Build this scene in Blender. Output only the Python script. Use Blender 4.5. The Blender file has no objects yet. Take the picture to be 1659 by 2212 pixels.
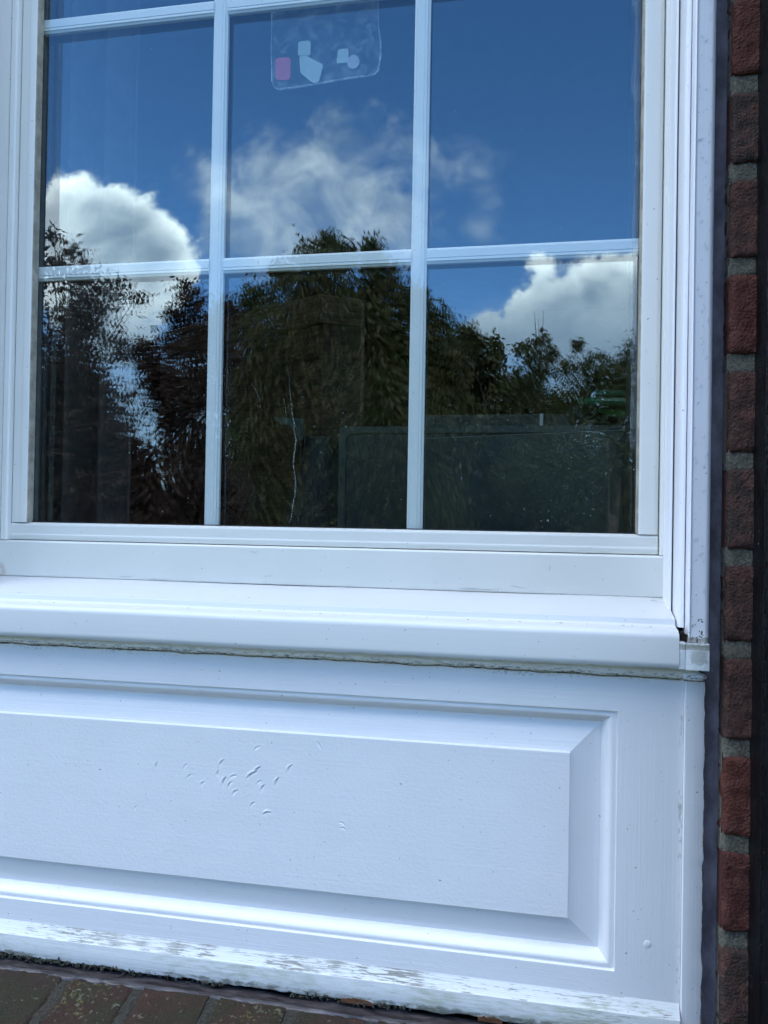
import bpy, bmesh, math, random
from mathutils import Vector, Matrix, noise
R = math.radians
random.seed(7)
scene = bpy.context.scene
C = scene.collection

# ------------------------------------------------------------ camera
YAW, PITCH, ROLL = R(10.4712), R(0.5747), R(0.9879)
CAM = Vector((0, -0.92, 1.5))
fw = Vector((-math.sin(YAW)*math.cos(PITCH), math.cos(YAW)*math.cos(PITCH), math.sin(PITCH)))
rt = Vector((math.cos(YAW), math.sin(YAW), 0)); up = rt.cross(fw)
rt2 = math.cos(ROLL)*rt + math.sin(ROLL)*up; up2 = -math.sin(ROLL)*rt + math.cos(ROLL)*up
cd = bpy.data.cameras.new('camera'); cam = bpy.data.objects.new('camera', cd); C.objects.link(cam)
cam.matrix_world = Matrix(((rt2.x, up2.x, -fw.x, CAM.x), (rt2.y, up2.y, -fw.y, CAM.y), (rt2.z, up2.z, -fw.z, CAM.z), (0, 0, 0, 1)))
cd.sensor_fit = 'VERTICAL'; cd.sensor_height = 36; cd.lens = 36*1640/2212
cd.clip_start = 0.02; cd.clip_end = 3000
scene.camera = cam

# ------------------------------------------------------------ node helper
class N:
    def __init__(s, tree):
        s.t = tree; s.t.nodes.clear()
    def n(s, typ, ins=None, **kw):
        nd = s.t.nodes.new(typ)
        for k, v in kw.items(): setattr(nd, k, v)
        for k, v in (ins or {}).items():
            sock = nd.inputs[k]
            if isinstance(v, bpy.types.NodeSocket): s.t.links.new(v, sock)
            elif v is not None: sock.default_value = v
        return nd
    def m(s, op, a, b=None, c=None, clamp=False):
        return s.n('ShaderNodeMath', {0: a, 1: b, 2: c}, operation=op, use_clamp=clamp).outputs[0]
    def mix(s, f, a, b):
        nd = s.n('ShaderNodeMix', {0: f, 6: a, 7: b}, data_type='RGBA'); return nd.outputs[2]
    def ss(s, x, a, b):
        return s.n('ShaderNodeMapRange', {0: x, 1: a, 2: b, 3: 0., 4: 1.}, interpolation_type='SMOOTHSTEP').outputs[0]
    def noise(s, vec, scale, detail=3, rough=.55, dist=0.):
        return s.n('ShaderNodeTexNoise', {'Vector': vec, 'Scale': scale, 'Detail': detail, 'Roughness': rough, 'Distortion': dist}).outputs[0]
    def mapv(s, vec, sc=(1, 1, 1), loc=(0, 0, 0)):
        return s.n('ShaderNodeMapping', {0: vec, 1: loc, 3: sc}).outputs[0]

# ------------------------------------------------------------ world: daylight sky with broken cumulus
SUN_EL, SUN_AZ = R(44), R(28)       # sun stands behind the house, azimuth from +Y towards +X
w = bpy.data.worlds.new('World'); scene.world = w; w.use_nodes = True
g = N(w.node_tree)
sky = g.n('ShaderNodeTexSky', sky_type='NISHITA', sun_disc=False, sun_elevation=SUN_EL, sun_rotation=SUN_AZ,
          air_density=0.8, dust_density=0.0, ozone_density=4.0, altitude=300)
tc = g.n('ShaderNodeTexCoord').outputs['Generated']
sx = g.n('ShaderNodeSeparateXYZ', {0: tc})
X, Y, Z = sx.outputs
den = g.m('MAXIMUM', g.m('MULTIPLY', Y, -1.), 0.08)
u = g.m('DIVIDE', X, den); v = g.m('DIVIDE', Z, den)
uv = g.n('ShaderNodeCombineXYZ', {0: u, 1: v, 2: 0.}).outputs[0]
n1 = g.noise(uv, 13.0, 8, .62, .6); n2 = g.noise(g.mapv(uv, (1, 1, 1), (3.1, 7.7, 0)), 30.0, 6, .62)
n3 = g.noise(g.mapv(uv, (1, 1, 1), (8.1, 1.7, 4)), 5.0, 4, .55)
def warp(amp, sc, loc):
    cn = g.n('ShaderNodeTexNoise', {'Vector': g.mapv(uv, (1, 1, 1), loc), 'Scale': sc, 'Detail': 8., 'Roughness': .66}).outputs[1]
    q = g.n('ShaderNodeSeparateXYZ', {0: cn}).outputs
    return (g.m('ADD', u, g.m('MULTIPLY', g.m('SUBTRACT', q[0], .5), amp)), g.m('ADD', v, g.m('MULTIPLY', g.m('SUBTRACT', q[1], .5), amp)))
def field(blobs, uu, vv):
    tot = None
    for (bx, by, br, *am) in blobs:
        dx = g.m('SUBTRACT', uu, bx); dy = g.m('SUBTRACT', vv, by)
        d2 = g.m('ADD', g.m('MULTIPLY', dx, dx), g.m('MULTIPLY', dy, dy))
        f = g.m('EXPONENT', g.m('DIVIDE', d2, -br*br*1.1))
        if am: f = g.m('MULTIPLY', f, am[0])
        tot = f if tot is None else g.m('ADD', tot, f)
    return tot
solid = field([(-0.655, 0.435, 0.048), (-0.60, 0.430, 0.045), (-0.545, 0.400, 0.05), (-0.598, 0.365, 0.075), (-0.70, 0.41, 0.067), (-0.505, 0.350, 0.045), (-0.60, .27, .09),
               (0.070, 0.272, 0.05), (0.125, 0.285, 0.045), (0.02, 0.265, 0.04), (-0.05, 0.245, 0.035), (0.10, 0.25, 0.08), (0.20, .24, .09), (.01, .335, .016, .5)], *warp(.075, 16., (2.2, 5.1, 0)))
wisp = field([(-0.330, 0.435, 0.06), (-0.30, 0.480, 0.040, .8), (-.365, .505, .030, .7), (-0.262, 0.515, 0.035, .7), (-0.280, 0.560, 0.025, .6), (-0.215, 0.535, 0.035, .5), (-0.395, 0.425, 0.045), (-0.245, 0.430, 0.052),
              (-0.190, 0.420, 0.04, .8), (-0.470, 0.485, 0.035, .65), (-.43, .455, .03, .6), (-0.150, 0.50, 0.03, .45), (-0.382, 0.39, 0.055), (-.30, .375, .06), (-0.095, 0.490, 0.038, .5), (-0.04, 0.450, 0.040, .42), (-.06, .375, .028, .6), (-.17, .37, .05, .6)], *warp(.13, 9., (6.2, 1.1, 0)))
namp = g.m('SUBTRACT', g.m('ADD', g.m('MULTIPLY', n1, 1.0), g.m('MULTIPLY', n2, .45)), .72)
sg = g.ss(solid, .10, .45); wg = g.ss(wisp, .04, .30)
sd = g.ss(g.m('ADD', solid, g.m('MULTIPLY', g.m('MULTIPLY', namp, 1.6), sg)), 0.38, 0.80)
wd = g.m('MULTIPLY', g.ss(g.m('ADD', g.m('MINIMUM', wisp, 1.15), g.m('MULTIPLY', g.m('MULTIPLY', namp, 2.2), wg)), 0.10, 1.75), .80)
low = g.m('MULTIPLY', g.ss(g.m('ADD', g.m('MULTIPLY', namp, .12), v), 0.30, 0.16), .80)
front = g.ss(Y, -0.05, -0.2)
# unseen broken cloud added in the rest of the sky for whiter top light
n4 = g.noise(g.mapv(tc, (1.6, 1.6, 3.0)), 1.6, 6, .6)
rest = g.m('MULTIPLY', g.m('MULTIPLY', g.ss(n4, .50, .62), g.m('SUBTRACT', 1., front)), .8)
upm = g.ss(v, .85, 1.5)
rest2 = g.m('MULTIPLY', g.m('MULTIPLY', g.ss(n4, .40, .56), upm), .78)
dens = g.m('MAXIMUM', g.m('MAXIMUM', g.m('MULTIPLY', g.m('MAXIMUM', g.m('MAXIMUM', sd, wd), low), front), rest), rest2)
dens = g.m('MULTIPLY', dens, g.ss(Z, -0.02, 0.02))
bright = g.m('MULTIPLY', g.ss(g.m('ADD', solid, g.m('MULTIPLY', namp, .9)), 1.9, .55), sd)
bright = g.m('MULTIPLY', bright, g.ss(v, .20, .34))
bl = g.m('ADD', g.m('MULTIPLY', bright, .55), g.m('MULTIPLY', g.ss(g.m('ADD', g.m('MULTIPLY', n3, .6), g.m('MULTIPLY', n1, .4)), .38, .62), .40), clamp=True)
bl = g.m('ADD', bl, g.m('MULTIPLY', upm, .60), clamp=True)  # added overhead cloud brightened to give white light from above
CL = .80
ccol = g.mix(g.m('MULTIPLY', bl, g.ss(v, .20, .36)), (5.0*CL, 7.0*CL, 9.5*CL, 1), (30*CL, 32*CL, 32.5*CL, 1))
skyc = g.n('ShaderNodeHueSaturation', {'Saturation': 1.16, 'Value': 1.95, 'Color': sky.outputs[0]}).outputs[0]
col = g.mix(dens, skyc, ccol)
bg = g.n('ShaderNodeBackground', {0: col, 1: 0.12})
g.n('ShaderNodeOutputWorld', {0: bg.outputs[0]})

# ------------------------------------------------------------ sun (behind the house, the facade stands in open shade)
sl = bpy.data.lights.new('sun', 'SUN'); so = bpy.data.objects.new('sun', sl); C.objects.link(so)
sl.energy = 3.6; sl.angle = R(.53); sl.color = (1, .95, .87)
sdir = Vector((math.sin(SUN_AZ)*math.cos(SUN_EL), math.cos(SUN_AZ)*math.cos(SUN_EL), math.sin(SUN_EL)))
so.rotation_euler = (-sdir).to_track_quat('-Z', 'Y').to_euler(); so.location = (0, 0, 12)

vs = scene.view_settings
vs.view_transform = 'Standard'; vs.look = 'None'; vs.gamma = 1; vs.exposure = 1.38
scene.render.engine = 'CYCLES'
cy = scene.cycles
cy.use_denoising = True; cy.max_bounces = 14; cy.transparent_max_bounces = 24; cy.glossy_bounces = 5; cy.diffuse_bounces = 4
cy.caustics_reflective = False; cy.caustics_refractive = False; cy.sample_clamp_indirect = 6

# ------------------------------------------------------------ materials
def new_mat(name):
    m = bpy.data.materials.new(name); m.use_nodes = True
    return m, N(m.node_tree)
def principled(g, col, rough=.5, bump=None, bd=.001, bs=1., spec=.5, **extra):
    ins = {'Base Color': col, 'Roughness': rough, 'Specular IOR Level': spec}
    if bump is not None:
        ins['Normal'] = g.n('ShaderNodeBump', {'Strength': bs, 'Distance': bd, 'Height': bump}).outputs[0]
    ins.update(extra)
    p = g.n('ShaderNodeBsdfPrincipled', ins)
    g.n('ShaderNodeOutputMaterial', {0: p.outputs[0]})
    return p
def band(g, z, z0, z1, e):
    return g.m('MULTIPLY', g.ss(z, z0-e, z0+e), g.ss(z, z1+e, z1-e))
def paint(name, col, axis='x', rough=.38, bs=1., bd=.00035, stroke=1., stains=(), mott=.03, brush=1.):
    """brushed or moulded white paint; stains are soiled patches: (axis, lo, hi, soft, noise scale xyz, threshold, width, colour, amount[, 2nd axis, lo, hi])"""
    m, g = new_mat(name)
    pos = g.n('ShaderNodeNewGeometry').outputs['Position']
    sep = g.n('ShaderNodeSeparateXYZ', {0: pos}).outputs
    st = {'x': (6, 500, 500), 'z': (500, 500, 6)}[axis]
    h1 = g.noise(g.mapv(pos, st), 1., 3, .6); h2 = g.noise(pos, 260, 3, .5); h3 = g.noise(pos, 14, 3, .5)
    h = g.m('ADD', g.m('MULTIPLY', h1, brush), g.m('ADD', g.m('MULTIPLY', h2, .55*stroke), g.m('MULTIPLY', h3, 1.6*stroke)))
    c = g.mix(g.m('MULTIPLY', g.ss(h3, .35, .7), mott*4), (*col, 1), (col[0]*.86, col[1]*.87, col[2]*.86, 1))
    fl = g.ss(g.noise(pos, 330, 1, .3), .79, .82)
    c = g.mix(g.m('MULTIPLY', fl, .7), c, (.12, .11, .09, 1))
    ai = {'x': 0, 'y': 1, 'z': 2}
    for s in stains:
        f = band(g, sep[ai[s[0]]], s[1], s[2], s[3])
        if len(s) > 9: f = g.m('MULTIPLY', f, band(g, sep[ai[s[9]]], s[10], s[11], s[12]))
        nn = g.noise(g.mapv(pos, s[4]), 1., 5, .65)
        big = g.noise(g.mapv(pos, (9, 9, 9), (s[1]*50, 0, 0)), 1., 2, .5)
        q = g.m('ADD', g.m('MULTIPLY', nn, .55), g.m('ADD', g.m('MULTIPLY', big, .45), g.m('MULTIPLY', g.m('SUBTRACT', f, 1.), .3)))
        f = g.m('MULTIPLY', g.ss(q, s[5], s[5]+s[6]), g.m('MULTIPLY', f, s[8]))
        f = g.m('MULTIPLY', f, g.ss(g.noise(g.mapv(pos, (8, 8, 8), (3.3, s[1]*9, 1)), 1., 4, .7), .33, .56))
        c = g.mix(f, c, (*s[7], 1))
    principled(g, c, rough, h, bd, bs)
    return m
W_ = (.82, .795, .805)
PAINT_X = paint('brushed_paint_rail', W_, 'x', .36, stains=[
    ('z', 1.331, 1.342, .004, (260, 300, 500), .565, .05, (.16, .15, .13), .5),
    ('z', 1.0, 1.02, .006, (60, 300, 300), .56, .12, (.40, .42, .22), .5, 'x', .05, .2, .06)])
PAINT_Z = paint('brushed_paint_stile', W_, 'z', .36, stains=[
    ('x', .1615, .168, .002, (500, 300, 120), .55, .07, (.14, .13, .10), .6),
    ('z', .99, 1.03, .012, (150, 200, 90), .50, .2, (.45, .44, .22), .55, 'x', .13, .17, .015)])
PAINT_F = paint('panel_field_paint', W_, 'x', .38, bs=1., bd=.0006, stroke=1.3, brush=.3)
PAINT_T = paint('trim_paint', (.76, .755, .74), 'x', .40, stains=[
    ('z', .9875, 1.0015, .0008, (42, 1, 640), .520, .035, (.12, .095, .05), .75),
    ('z', .962, 1.001, .004, (45, 1, 420), .47, .08, (.26, .27, .13), .6, 'x', .03, .18, .05),
    ('z', .958, .989, .004, (50, 500, 260), .44, .2, (.36, .38, .25), .6),
    ('z', .955, .972, .005, (90, 500, 200), .42, .12, (.12, .11, .07), .75)])
VINYL = paint('white_vinyl', (.70, .69, .655), 'x', .30, bs=.35, bd=.0002, mott=.05, stains=[
    ('z', 1.4635, 1.469, .0015, (40, 300, 300), .46, .2, (.50, .50, .42), .35),
    ('z', 1.414, 1.421, .0015, (60, 300, 400), .47, .15, (.30, .29, .22), .5),
    ('x', -.70, -.672, .006, (60, 100, 60), .40, .2, (.36, .20, .12), .5, 'z', 1.41, 1.44, .01)])
VINYL_V = paint('white_vinyl_upright', (.76, .75, .72), 'z', .30, bs=.35, bd=.0002, mott=.05)
CASEM = paint('casing_vinyl', (.84, .83, .88), 'z', .33, bs=.5, bd=.0003, stains=[
    ('x', .1655, .1700, .0015, (300, 200, 60), .50, .12, (.36, .34, .27), .6, 'z', 1.36, 1.42, .012),
    ('z', 1.3785, 1.3860, .002, (400, 200, 400), .46, .08, (.20, .18, .12), .7)])
SILLM = paint('sill_vinyl', (.69, .685, .68), 'x', .26, bs=.4, bd=.0003, stains=[
    ('x', .12, .17, .02, (70, 90, 90), .50, .12, (.28, .26, .19), .8, 'y', -.04, -.01, .008),
    ('x', .125, .165, .012, (40, 200, 200), .53, .08, (.42, .28, .12), .8, 'y', -.094, -.082, .004),
    ('z', 1.349, 1.3535, .001, (50, 200, 200), .42, .12, (.30, .29, .25), .6)])
BLOCKM = paint('sill_end_vinyl', (.72, .74, .76), 'x', .4, bs=1., bd=.0006, stroke=1.6, stains=[
    ('x', .168, .1865, .003, (160, 160, 160), .40, .04, (.42, .42, .39), .8, 'z', 1.356, 1.373, .004),
    ('z', 1.372, 1.379, .002, (300, 200, 300), .42, .1, (.26, .25, .18), .8)])
BARM = paint('glazing_bar_white', (.80, .82, .84), 'z', .35, bs=.2, bd=.0002, mott=.01)

def simple(name, col, rough=.5, nscale=60, amt=.25, bd=.0005, bs=.6, metallic=0., stretch=(1, 1, 1), spec=.5):
    m, g = new_mat(name)
    pos = g.n('ShaderNodeNewGeometry').outputs['Position']
    n = g.noise(g.mapv(pos, stretch), nscale, 5, .6)
    c = g.mix(g.ss(n, .3, .7), (*[k*(1-amt) for k in col], 1), (*[min(1, k*(1+amt)) for k in col], 1))
    principled(g, c, rough, n, bd, bs, spec, **{'Metallic': metallic})
    return m
GASKET = simple('gasket_beige', (.42, .38, .31), .7)
BLACKR = simple('black_rubber', (.012, .013, .014), .45)
SPACER = simple('spacer_metal', (.11, .13, .13), .35, metallic=.6)
CAULK_DARK = simple('dark_glossy_sealant', (.20, .19, .235), .25, 45, .4, .0012, .8, stretch=(1, 1, .5))
CAULK_WET = simple('wet_violet_sealant', (.075, .065, .068), .28, 90, .6, .002, 1., stretch=(.4, 1, 1))
CRUD = simple('mossy_grime', (.052, .050, .034), .95, 500, .6, .002, 1.)
DIRT_SHADOW = simple('black_grime_and_shadow', (.018, .016, .013), .9, 300, .5)
ROT = simple('bare_rotten_wood', (.10, .038, .014), .8, 200, .45, .001, 1., stretch=(.2, 1, 1))

m, g = new_mat('beige_caulk'); CAULK_W = m
pos = g.n('ShaderNodeNewGeometry').outputs['Position']; zz = g.n('ShaderNodeSeparateXYZ', {0: pos}).outputs[2]
nn = g.noise(g.mapv(pos, (120, 200, 500)), 1., 5, .7); bb = g.noise(pos, 12, 3, .6)
c = g.mix(g.ss(bb, .35, .65), (.84, .80, .76, 1), (.88, .87, .86, 1))
f = g.m('MULTIPLY', g.ss(g.m('ADD', nn, g.m('MULTIPLY', bb, .35)), .70, .76), g.ss(zz, 1.349, 1.341))
c = g.mix(g.m('MULTIPLY', f, .85), c, (.05, .045, .035, 1))
principled(g, c, .6, g.m('ADD', nn, bb), .0012, 1.)

# bricks: colour varies brick by brick with the island
def brick_mat(name, lichen=0.):
    m, g = new_mat(name)
    geo = g.n('ShaderNodeNewGeometry'); pos = geo.outputs['Position']; ri = geo.outputs['Random Per Island']
    base = g.n('ShaderNodeValToRGB', {0: ri}); cr = base.color_ramp
    cols = [(0, (.105, .036, .029)), (.22, (.075, .042, .036)), (.42, (.118, .038, .029)), (.62, (.066, .046, .040)), (.82, (.092, .030, .027))]
    cr.interpolation = 'CONSTANT'
    cr.elements[0].position = 0; cr.elements[0].color = (*cols[0][1], 1); cr.elements[1].position = cols[1][0]; cr.elements[1].color = (*cols[1][1], 1)
    for p, cc in cols[2:]:
        e = cr.elements.new(p); e.color = (*cc, 1)
    a = g.noise(pos, 350, 5, .7); b = g.noise(pos, 55, 4, .6); pits = g.n('ShaderNodeTexVoronoi', {'Vector': pos, 'Scale': 330.}).outputs[0]
    c = g.mix(g.m('MULTIPLY', g.ss(b, .4, .7), .6), base.outputs[0], (.20, .085, .068, 1))
    c = g.mix(g.m('MULTIPLY', g.ss(a, .60, .72), .5), c, (.30, .21, .17, 1))
    c = g.mix(g.m('MULTIPLY', g.ss(a, .42, .30), .6), c, (.028, .016, .014, 1))
    if lichen:
        c = g.mix(.82, c, (.038, .025, .017, 1))
        c = g.mix(g.m('MULTIPLY', g.ss(g.noise(pos, 32, 3, .6), .40, .62), .8), c, (.034, .033, .018, 1))
        l = g.noise(pos, 210, 5, .7); lb = g.noise(pos, 15, 2, .5)
        c = g.mix(g.ss(g.m('ADD', l, g.m('MULTIPLY', lb, .55)), .92, .97), c, (.11, .10, .03, 1))
        c = g.mix(g.m('MULTIPLY', g.ss(g.m('ADD', g.noise(pos, 170, 4, .6), g.m('MULTIPLY', lb, .3)), .77, .81), .8), c, (.15, .145, .10, 1))
    h = g.m('ADD', g.m('MULTIPLY', a, .8), g.m('ADD', g.m('MULTIPLY', b, 1.2), g.m('MULTIPLY', pits, -.4)))
    principled(g, c, .85, h, .0035, 1., .2)
    return m
BRICK = brick_mat('red_brown_brick'); BRICK_L = brick_mat('lichened_brick', 1.)
MORTAR = simple('grey_mortar', (.155, .14, .11), .9, 420, .4, .0025, 1.)
MORTAR_D = simple('damp_green_mortar', (.036, .031, .022), .95, 300, .5, .0025, 1.)
m, g = new_mat('wall_brickwork'); WALLM = m
pos = g.n('ShaderNodeNewGeometry').outputs['Position']; sp = g.n('ShaderNodeSeparateXYZ', {0: pos}).outputs
xz = g.n('ShaderNodeCombineXYZ', {0: g.m('ADD', sp[0], sp[1]), 1: sp[2], 2: 0.}).outputs[0]
bt = g.n('ShaderNodeTexBrick', {'Vector': xz, 'Color1': (.12, .04, .032, 1), 'Color2': (.07, .045, .04, 1), 'Mortar': (.24, .23, .19, 1), 'Scale': 1., 'Mortar Size': .008, 'Brick Width': .26, 'Row Height': .098})
nn = g.noise(pos, 200, 5, .6)
principled(g, g.mix(g.m('MULTIPLY', nn, .4), bt.outputs[0], (.05, .03, .025, 1)), .85, g.m('ADD', g.m('MULTIPLY', bt.outputs[1], -3.), nn), .003, 1.)

# black paint with alligatored cracks
m, g = new_mat('cracked_black_paint'); BLACKP = m
pos = g.n('ShaderNodeNewGeometry').outputs['Position']
wv = g.n('ShaderNodeVectorMath', {0: g.mapv(pos, (260, 260, 55)), 1: g.n('ShaderNodeTexNoise', {'Vector': pos, 'Scale': 90., 'Detail': 4.}).outputs[1]}, operation='ADD').outputs[0]
vo = g.n('ShaderNodeTexVoronoi', {'Vector': wv, 'Scale': 1.}, feature='DISTANCE_TO_EDGE').outputs[0]
nb = g.noise(g.mapv(pos, (30, 30, 12)), 1., 4, .6)
cr_ = g.m('MULTIPLY', g.ss(vo, .0, .10), 1.)
principled(g, g.mix(g.ss(nb, .40, .62), (.003, .003, .004, 1), (.007, .008, .010, 1)), g.m('ADD', .22, g.m('MULTIPLY', nb, .25)), g.m('ADD', g.m('MULTIPLY', cr_, g.ss(nb, .35, .6)), g.noise(pos, 700, 3, .6)), .0008, 1., .14)

# window glass: thin sheet, slight bow and roller wave in the reflection
def glass(name, wob, off, tint=(.93, .97, .95)):
    m, g = new_mat(name)
    pos = g.n('ShaderNodeNewGeometry').outputs['Position']
    wv = g.m('ADD', g.noise(g.mapv(pos, (7, 7, 3.5), off), 1., 1, .3), g.m('MULTIPLY', g.noise(g.mapv(pos, (10, 14, 30), off), 1., 1, .4), .006))
    nrm = g.n('ShaderNodeBump', {'Strength': 1., 'Distance': wob, 'Height': wv}).outputs[0]
    bk = g.n('ShaderNodeNewGeometry').outputs['Backfacing']
    fr = g.n('ShaderNodeFresnel', {'IOR': g.m('SUBTRACT', 1.52, g.m('MULTIPLY', bk, 1.52-1/1.52))}).outputs[0]
    fac = g.m('MULTIPLY', fr, 2.15, clamp=True)
    tr = g.n('ShaderNodeBsdfTransparent', {0: (*tint, 1)}); gl = g.n('ShaderNodeBsdfGlossy', {'Color': (.84, .95, 1, 1), 'Roughness': 0., 'Normal': nrm})
    mx = g.n('ShaderNodeMixShader', {0: fac, 1: tr.outputs[0], 2: gl.outputs[0]})
    g.n('ShaderNodeOutputMaterial', {0: mx.outputs[0]})
    return m
GLASS_O = glass('outer_glass', .0003, (1.3, 0, 2.1)); GLASS_I = glass('inner_glass', .0005, (7.7, 0, 5.2))

def film(name, col, opacity, rough=.5, var=.5, glossy=.05, nscale=60):
    m, g = new_mat(name)
    pos = g.n('ShaderNodeNewGeometry').outputs['Position']
    n = g.noise(pos, nscale, 5, .65, .5)
    tr = g.n('ShaderNodeBsdfTransparent')
    df = g.n('ShaderNodeBsdfPrincipled', {'Base Color': (*col, 1), 'Roughness': rough, 'Specular IOR Level': .5})
    tl = g.n('ShaderNodeBsdfTranslucent', {0: (*col, 1)})
    a = g.n('ShaderNodeMixShader', {0: .12, 1: df.outputs[0], 2: tl.outputs[0]})
    f = g.m('MULTIPLY', opacity, g.m('ADD', 1-var, g.m('MULTIPLY', g.ss(n, .4, .68), var*2)), clamp=True)
    b = g.n('ShaderNodeMixShader', {0: f, 1: tr.outputs[0], 2: a.outputs[0]})
    g.n('ShaderNodeOutputMaterial', {0: b.outputs[0]})
    return m
SHEETM = film('hazy_clear_plastic', (.72, .76, .80), .16, .3, .8)
SHEETE = film('thick_clear_rim', (.75, .8, .85), .42, .2, .5)
GELW = film('white_gel', (.70, .78, .78), .62, .5, .06)
GELL = film('pale_lilac_gel', (.72, .66, .78), .62, .5, .06)
GELR = film('red_gel', (.80, .10, .16), .72, .4, .08)
GELD = film('dark_gel', (.02, .05, .09), .40, .4, .25)
GELG = film('dark_green_gel', (.03, .12, .09), .5, .4, .25)
STREAK = film('chalky_streak', (.45, .50, .50), .20, .6, .8, nscale=500)
RINGM = film('dried_water_ring', (.50, .56, .55), .13, .6, .7, nscale=300)
FILMM = film('peeling_clear_film', (.6, .7, .8), .15, .2, .5)
m, g = new_mat('water'); WATER = m
lw = g.m('ADD', g.m('MULTIPLY', g.n('ShaderNodeFresnel', {'IOR': g.m('SUBTRACT', 1.4, g.m('MULTIPLY', g.n('ShaderNodeNewGeometry').outputs['Backfacing'], 1.4-1/1.4))}).outputs[0], 2.0), .02, clamp=True)
p = g.n('ShaderNodeMixShader', {0: lw, 1: g.n('ShaderNodeBsdfTransparent', {0: (.97, .98, .98, 1)}).outputs[0], 2: g.n('ShaderNodeBsdfGlossy', {'Color': (1, 1, 1, 1), 'Roughness': .04}).outputs[0]})
g.n('ShaderNodeOutputMaterial', {0: p.outputs[0]})

# ------------------------------------------------------------ mesh helpers
def link(name, bm, mats, parent=None, smooth=True, ang=35):
    if parent is not None and parent.type == 'EMPTY' or (parent is not None and 'bx' in parent.keys()):
        b = Vector(parent['bx'])
        for vv in bm.verts: vv.co -= b
    me = bpy.data.meshes.new(name); bmesh.ops.recalc_face_normals(bm, faces=bm.faces); bm.to_mesh(me); bm.free()
    for mm in (mats if isinstance(mats, (list, tuple)) else [mats]): me.materials.append(mm)
    if smooth:
        me.polygons.foreach_set('use_smooth', [True]*len(me.polygons)); me.set_sharp_from_angle(angle=R(ang))
    o = bpy.data.objects.new(name, me); C.objects.link(o)
    if parent is not None:
        o.parent = parent
        o['bx'] = tuple(parent['bx'])
    return o
def thing(name, label, cat, base, group=None):
    o = bpy.data.objects.new(name, None); C.objects.link(o); o.location = base; o['bx'] = tuple(base)
    o['label'] = label; o['category'] = cat; o.empty_display_size = .1
    if group: o['group'] = group
    return o
def tag(o, label, cat, group=None):
    o['label'] = label; o['category'] = cat
    if group: o['group'] = group
    return o
def struct(o, kind='structure'):
    o['kind'] = kind; return o
def box(bm, x0, x1, y0, y1, z0, z1, bev=0.):
    r = bmesh.ops.create_cube(bm, size=1.)
    for vv in r['verts']:
        vv.co = Vector(((x0+x1)/2+vv.co.x*(x1-x0), (y0+y1)/2+vv.co.y*(y1-y0), (z0+z1)/2+vv.co.z*(z1-z0)))
    if bev:
        es = {e for vv in r['verts'] for e in vv.link_edges}
        bmesh.ops.bevel(bm, geom=list(es), offset=bev, segments=3, profile=.6, affect='EDGES')
def nb(): return bmesh.new()
def roundp(pts, rad, seg=4):
    """round the corners of a closed polygon; rad: number or per-vertex list"""
    out = []; n = len(pts)
    for i, p in enumerate(pts):
        r = rad[i] if isinstance(rad, (list, tuple)) else rad
        p = Vector(p); a = Vector(pts[i-1]) - p; b = Vector(pts[(i+1) % n]) - p
        r = min(r, a.length*.45, b.length*.45)
        if r < 1e-6: out.append(tuple(p)); continue
        s = p + a.normalized()*r; e = p + b.normalized()*r
        for k in range(seg+1):
            t = k/seg; q = s*(1-t)**2 + p*2*t*(1-t) + e*t*t; out.append(tuple(q))
    return out
def extrude(bm, prof, a0, a1, axis='x', n=1, jit=None):
    """prof: closed polygon; axis x -> (y,z), axis z -> (x,y)"""
    rings = []
    for i in range(n+1):
        a = a0 + (a1-a0)*i/n; r = []
        for j, (p, q) in enumerate(prof):
            co = Vector((a, p, q)) if axis == 'x' else Vector((p, q, a))
            if jit: co = co + jit(co, j)
            r.append(bm.verts.new(co))
        rings.append(r)
    k = len(prof)
    for i in range(n):
        for j in range(k):
            bm.faces.new((rings[i][j], rings[i][(j+1) % k], rings[i+1][(j+1) % k], rings[i+1][j]))
    bm.faces.new(rings[0]); bm.faces.new(rings[-1][::-1])
def tube(bm, pts, rads, seg=6, cap=True):
    rings = []
    for i, p in enumerate(pts):
        p = Vector(p); d = (Vector(pts[min(i+1, len(pts)-1)]) - Vector(pts[max(i-1, 0)]))
        if d.length < 1e-9: d = Vector((0, 0, 1))
        d.normalize(); a = d.orthogonal().normalized() if abs(d.y) > .9 else d.cross(Vector((0, 1, 0))).normalized(); b = d.cross(a)
        rings.append([bm.verts.new(p + (a*math.cos(2*math.pi*k/seg) + b*math.sin(2*math.pi*k/seg))*rads[i]) for k in range(seg)])
    for i in range(len(rings)-1):
        for k in range(seg):
            bm.faces.new((rings[i][k], rings[i][(k+1) % seg], rings[i+1][(k+1) % seg], rings[i+1][k]))
    if cap: bm.faces.new(rings[0][::-1]); bm.faces.new(rings[-1])
def slab(bm, pts, y0, y1):
    """polygon in xz, thickness from y0 to y1"""
    a = [bm.verts.new((p[0], y0, p[1])) for p in pts]; b = [bm.verts.new((p[0], y1, p[1])) for p in pts]
    bm.faces.new(a); bm.faces.new(b[::-1]); n = len(pts)
    for i in range(n): bm.faces.new((a[i], b[i], b[(i+1) % n], a[(i+1) % n]))
def nz(x, s, seed=0.): return noise.noise(Vector((x*s, seed, seed*.37)))
def rect(x0, x1, z0, z1, r=0., seg=5):
    return roundp([(x0, z0), (x1, z0), (x1, z1), (x0, z1)], r, seg) if r else [(x0, z0), (x1, z0), (x1, z1), (x0, z1)]

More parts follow.
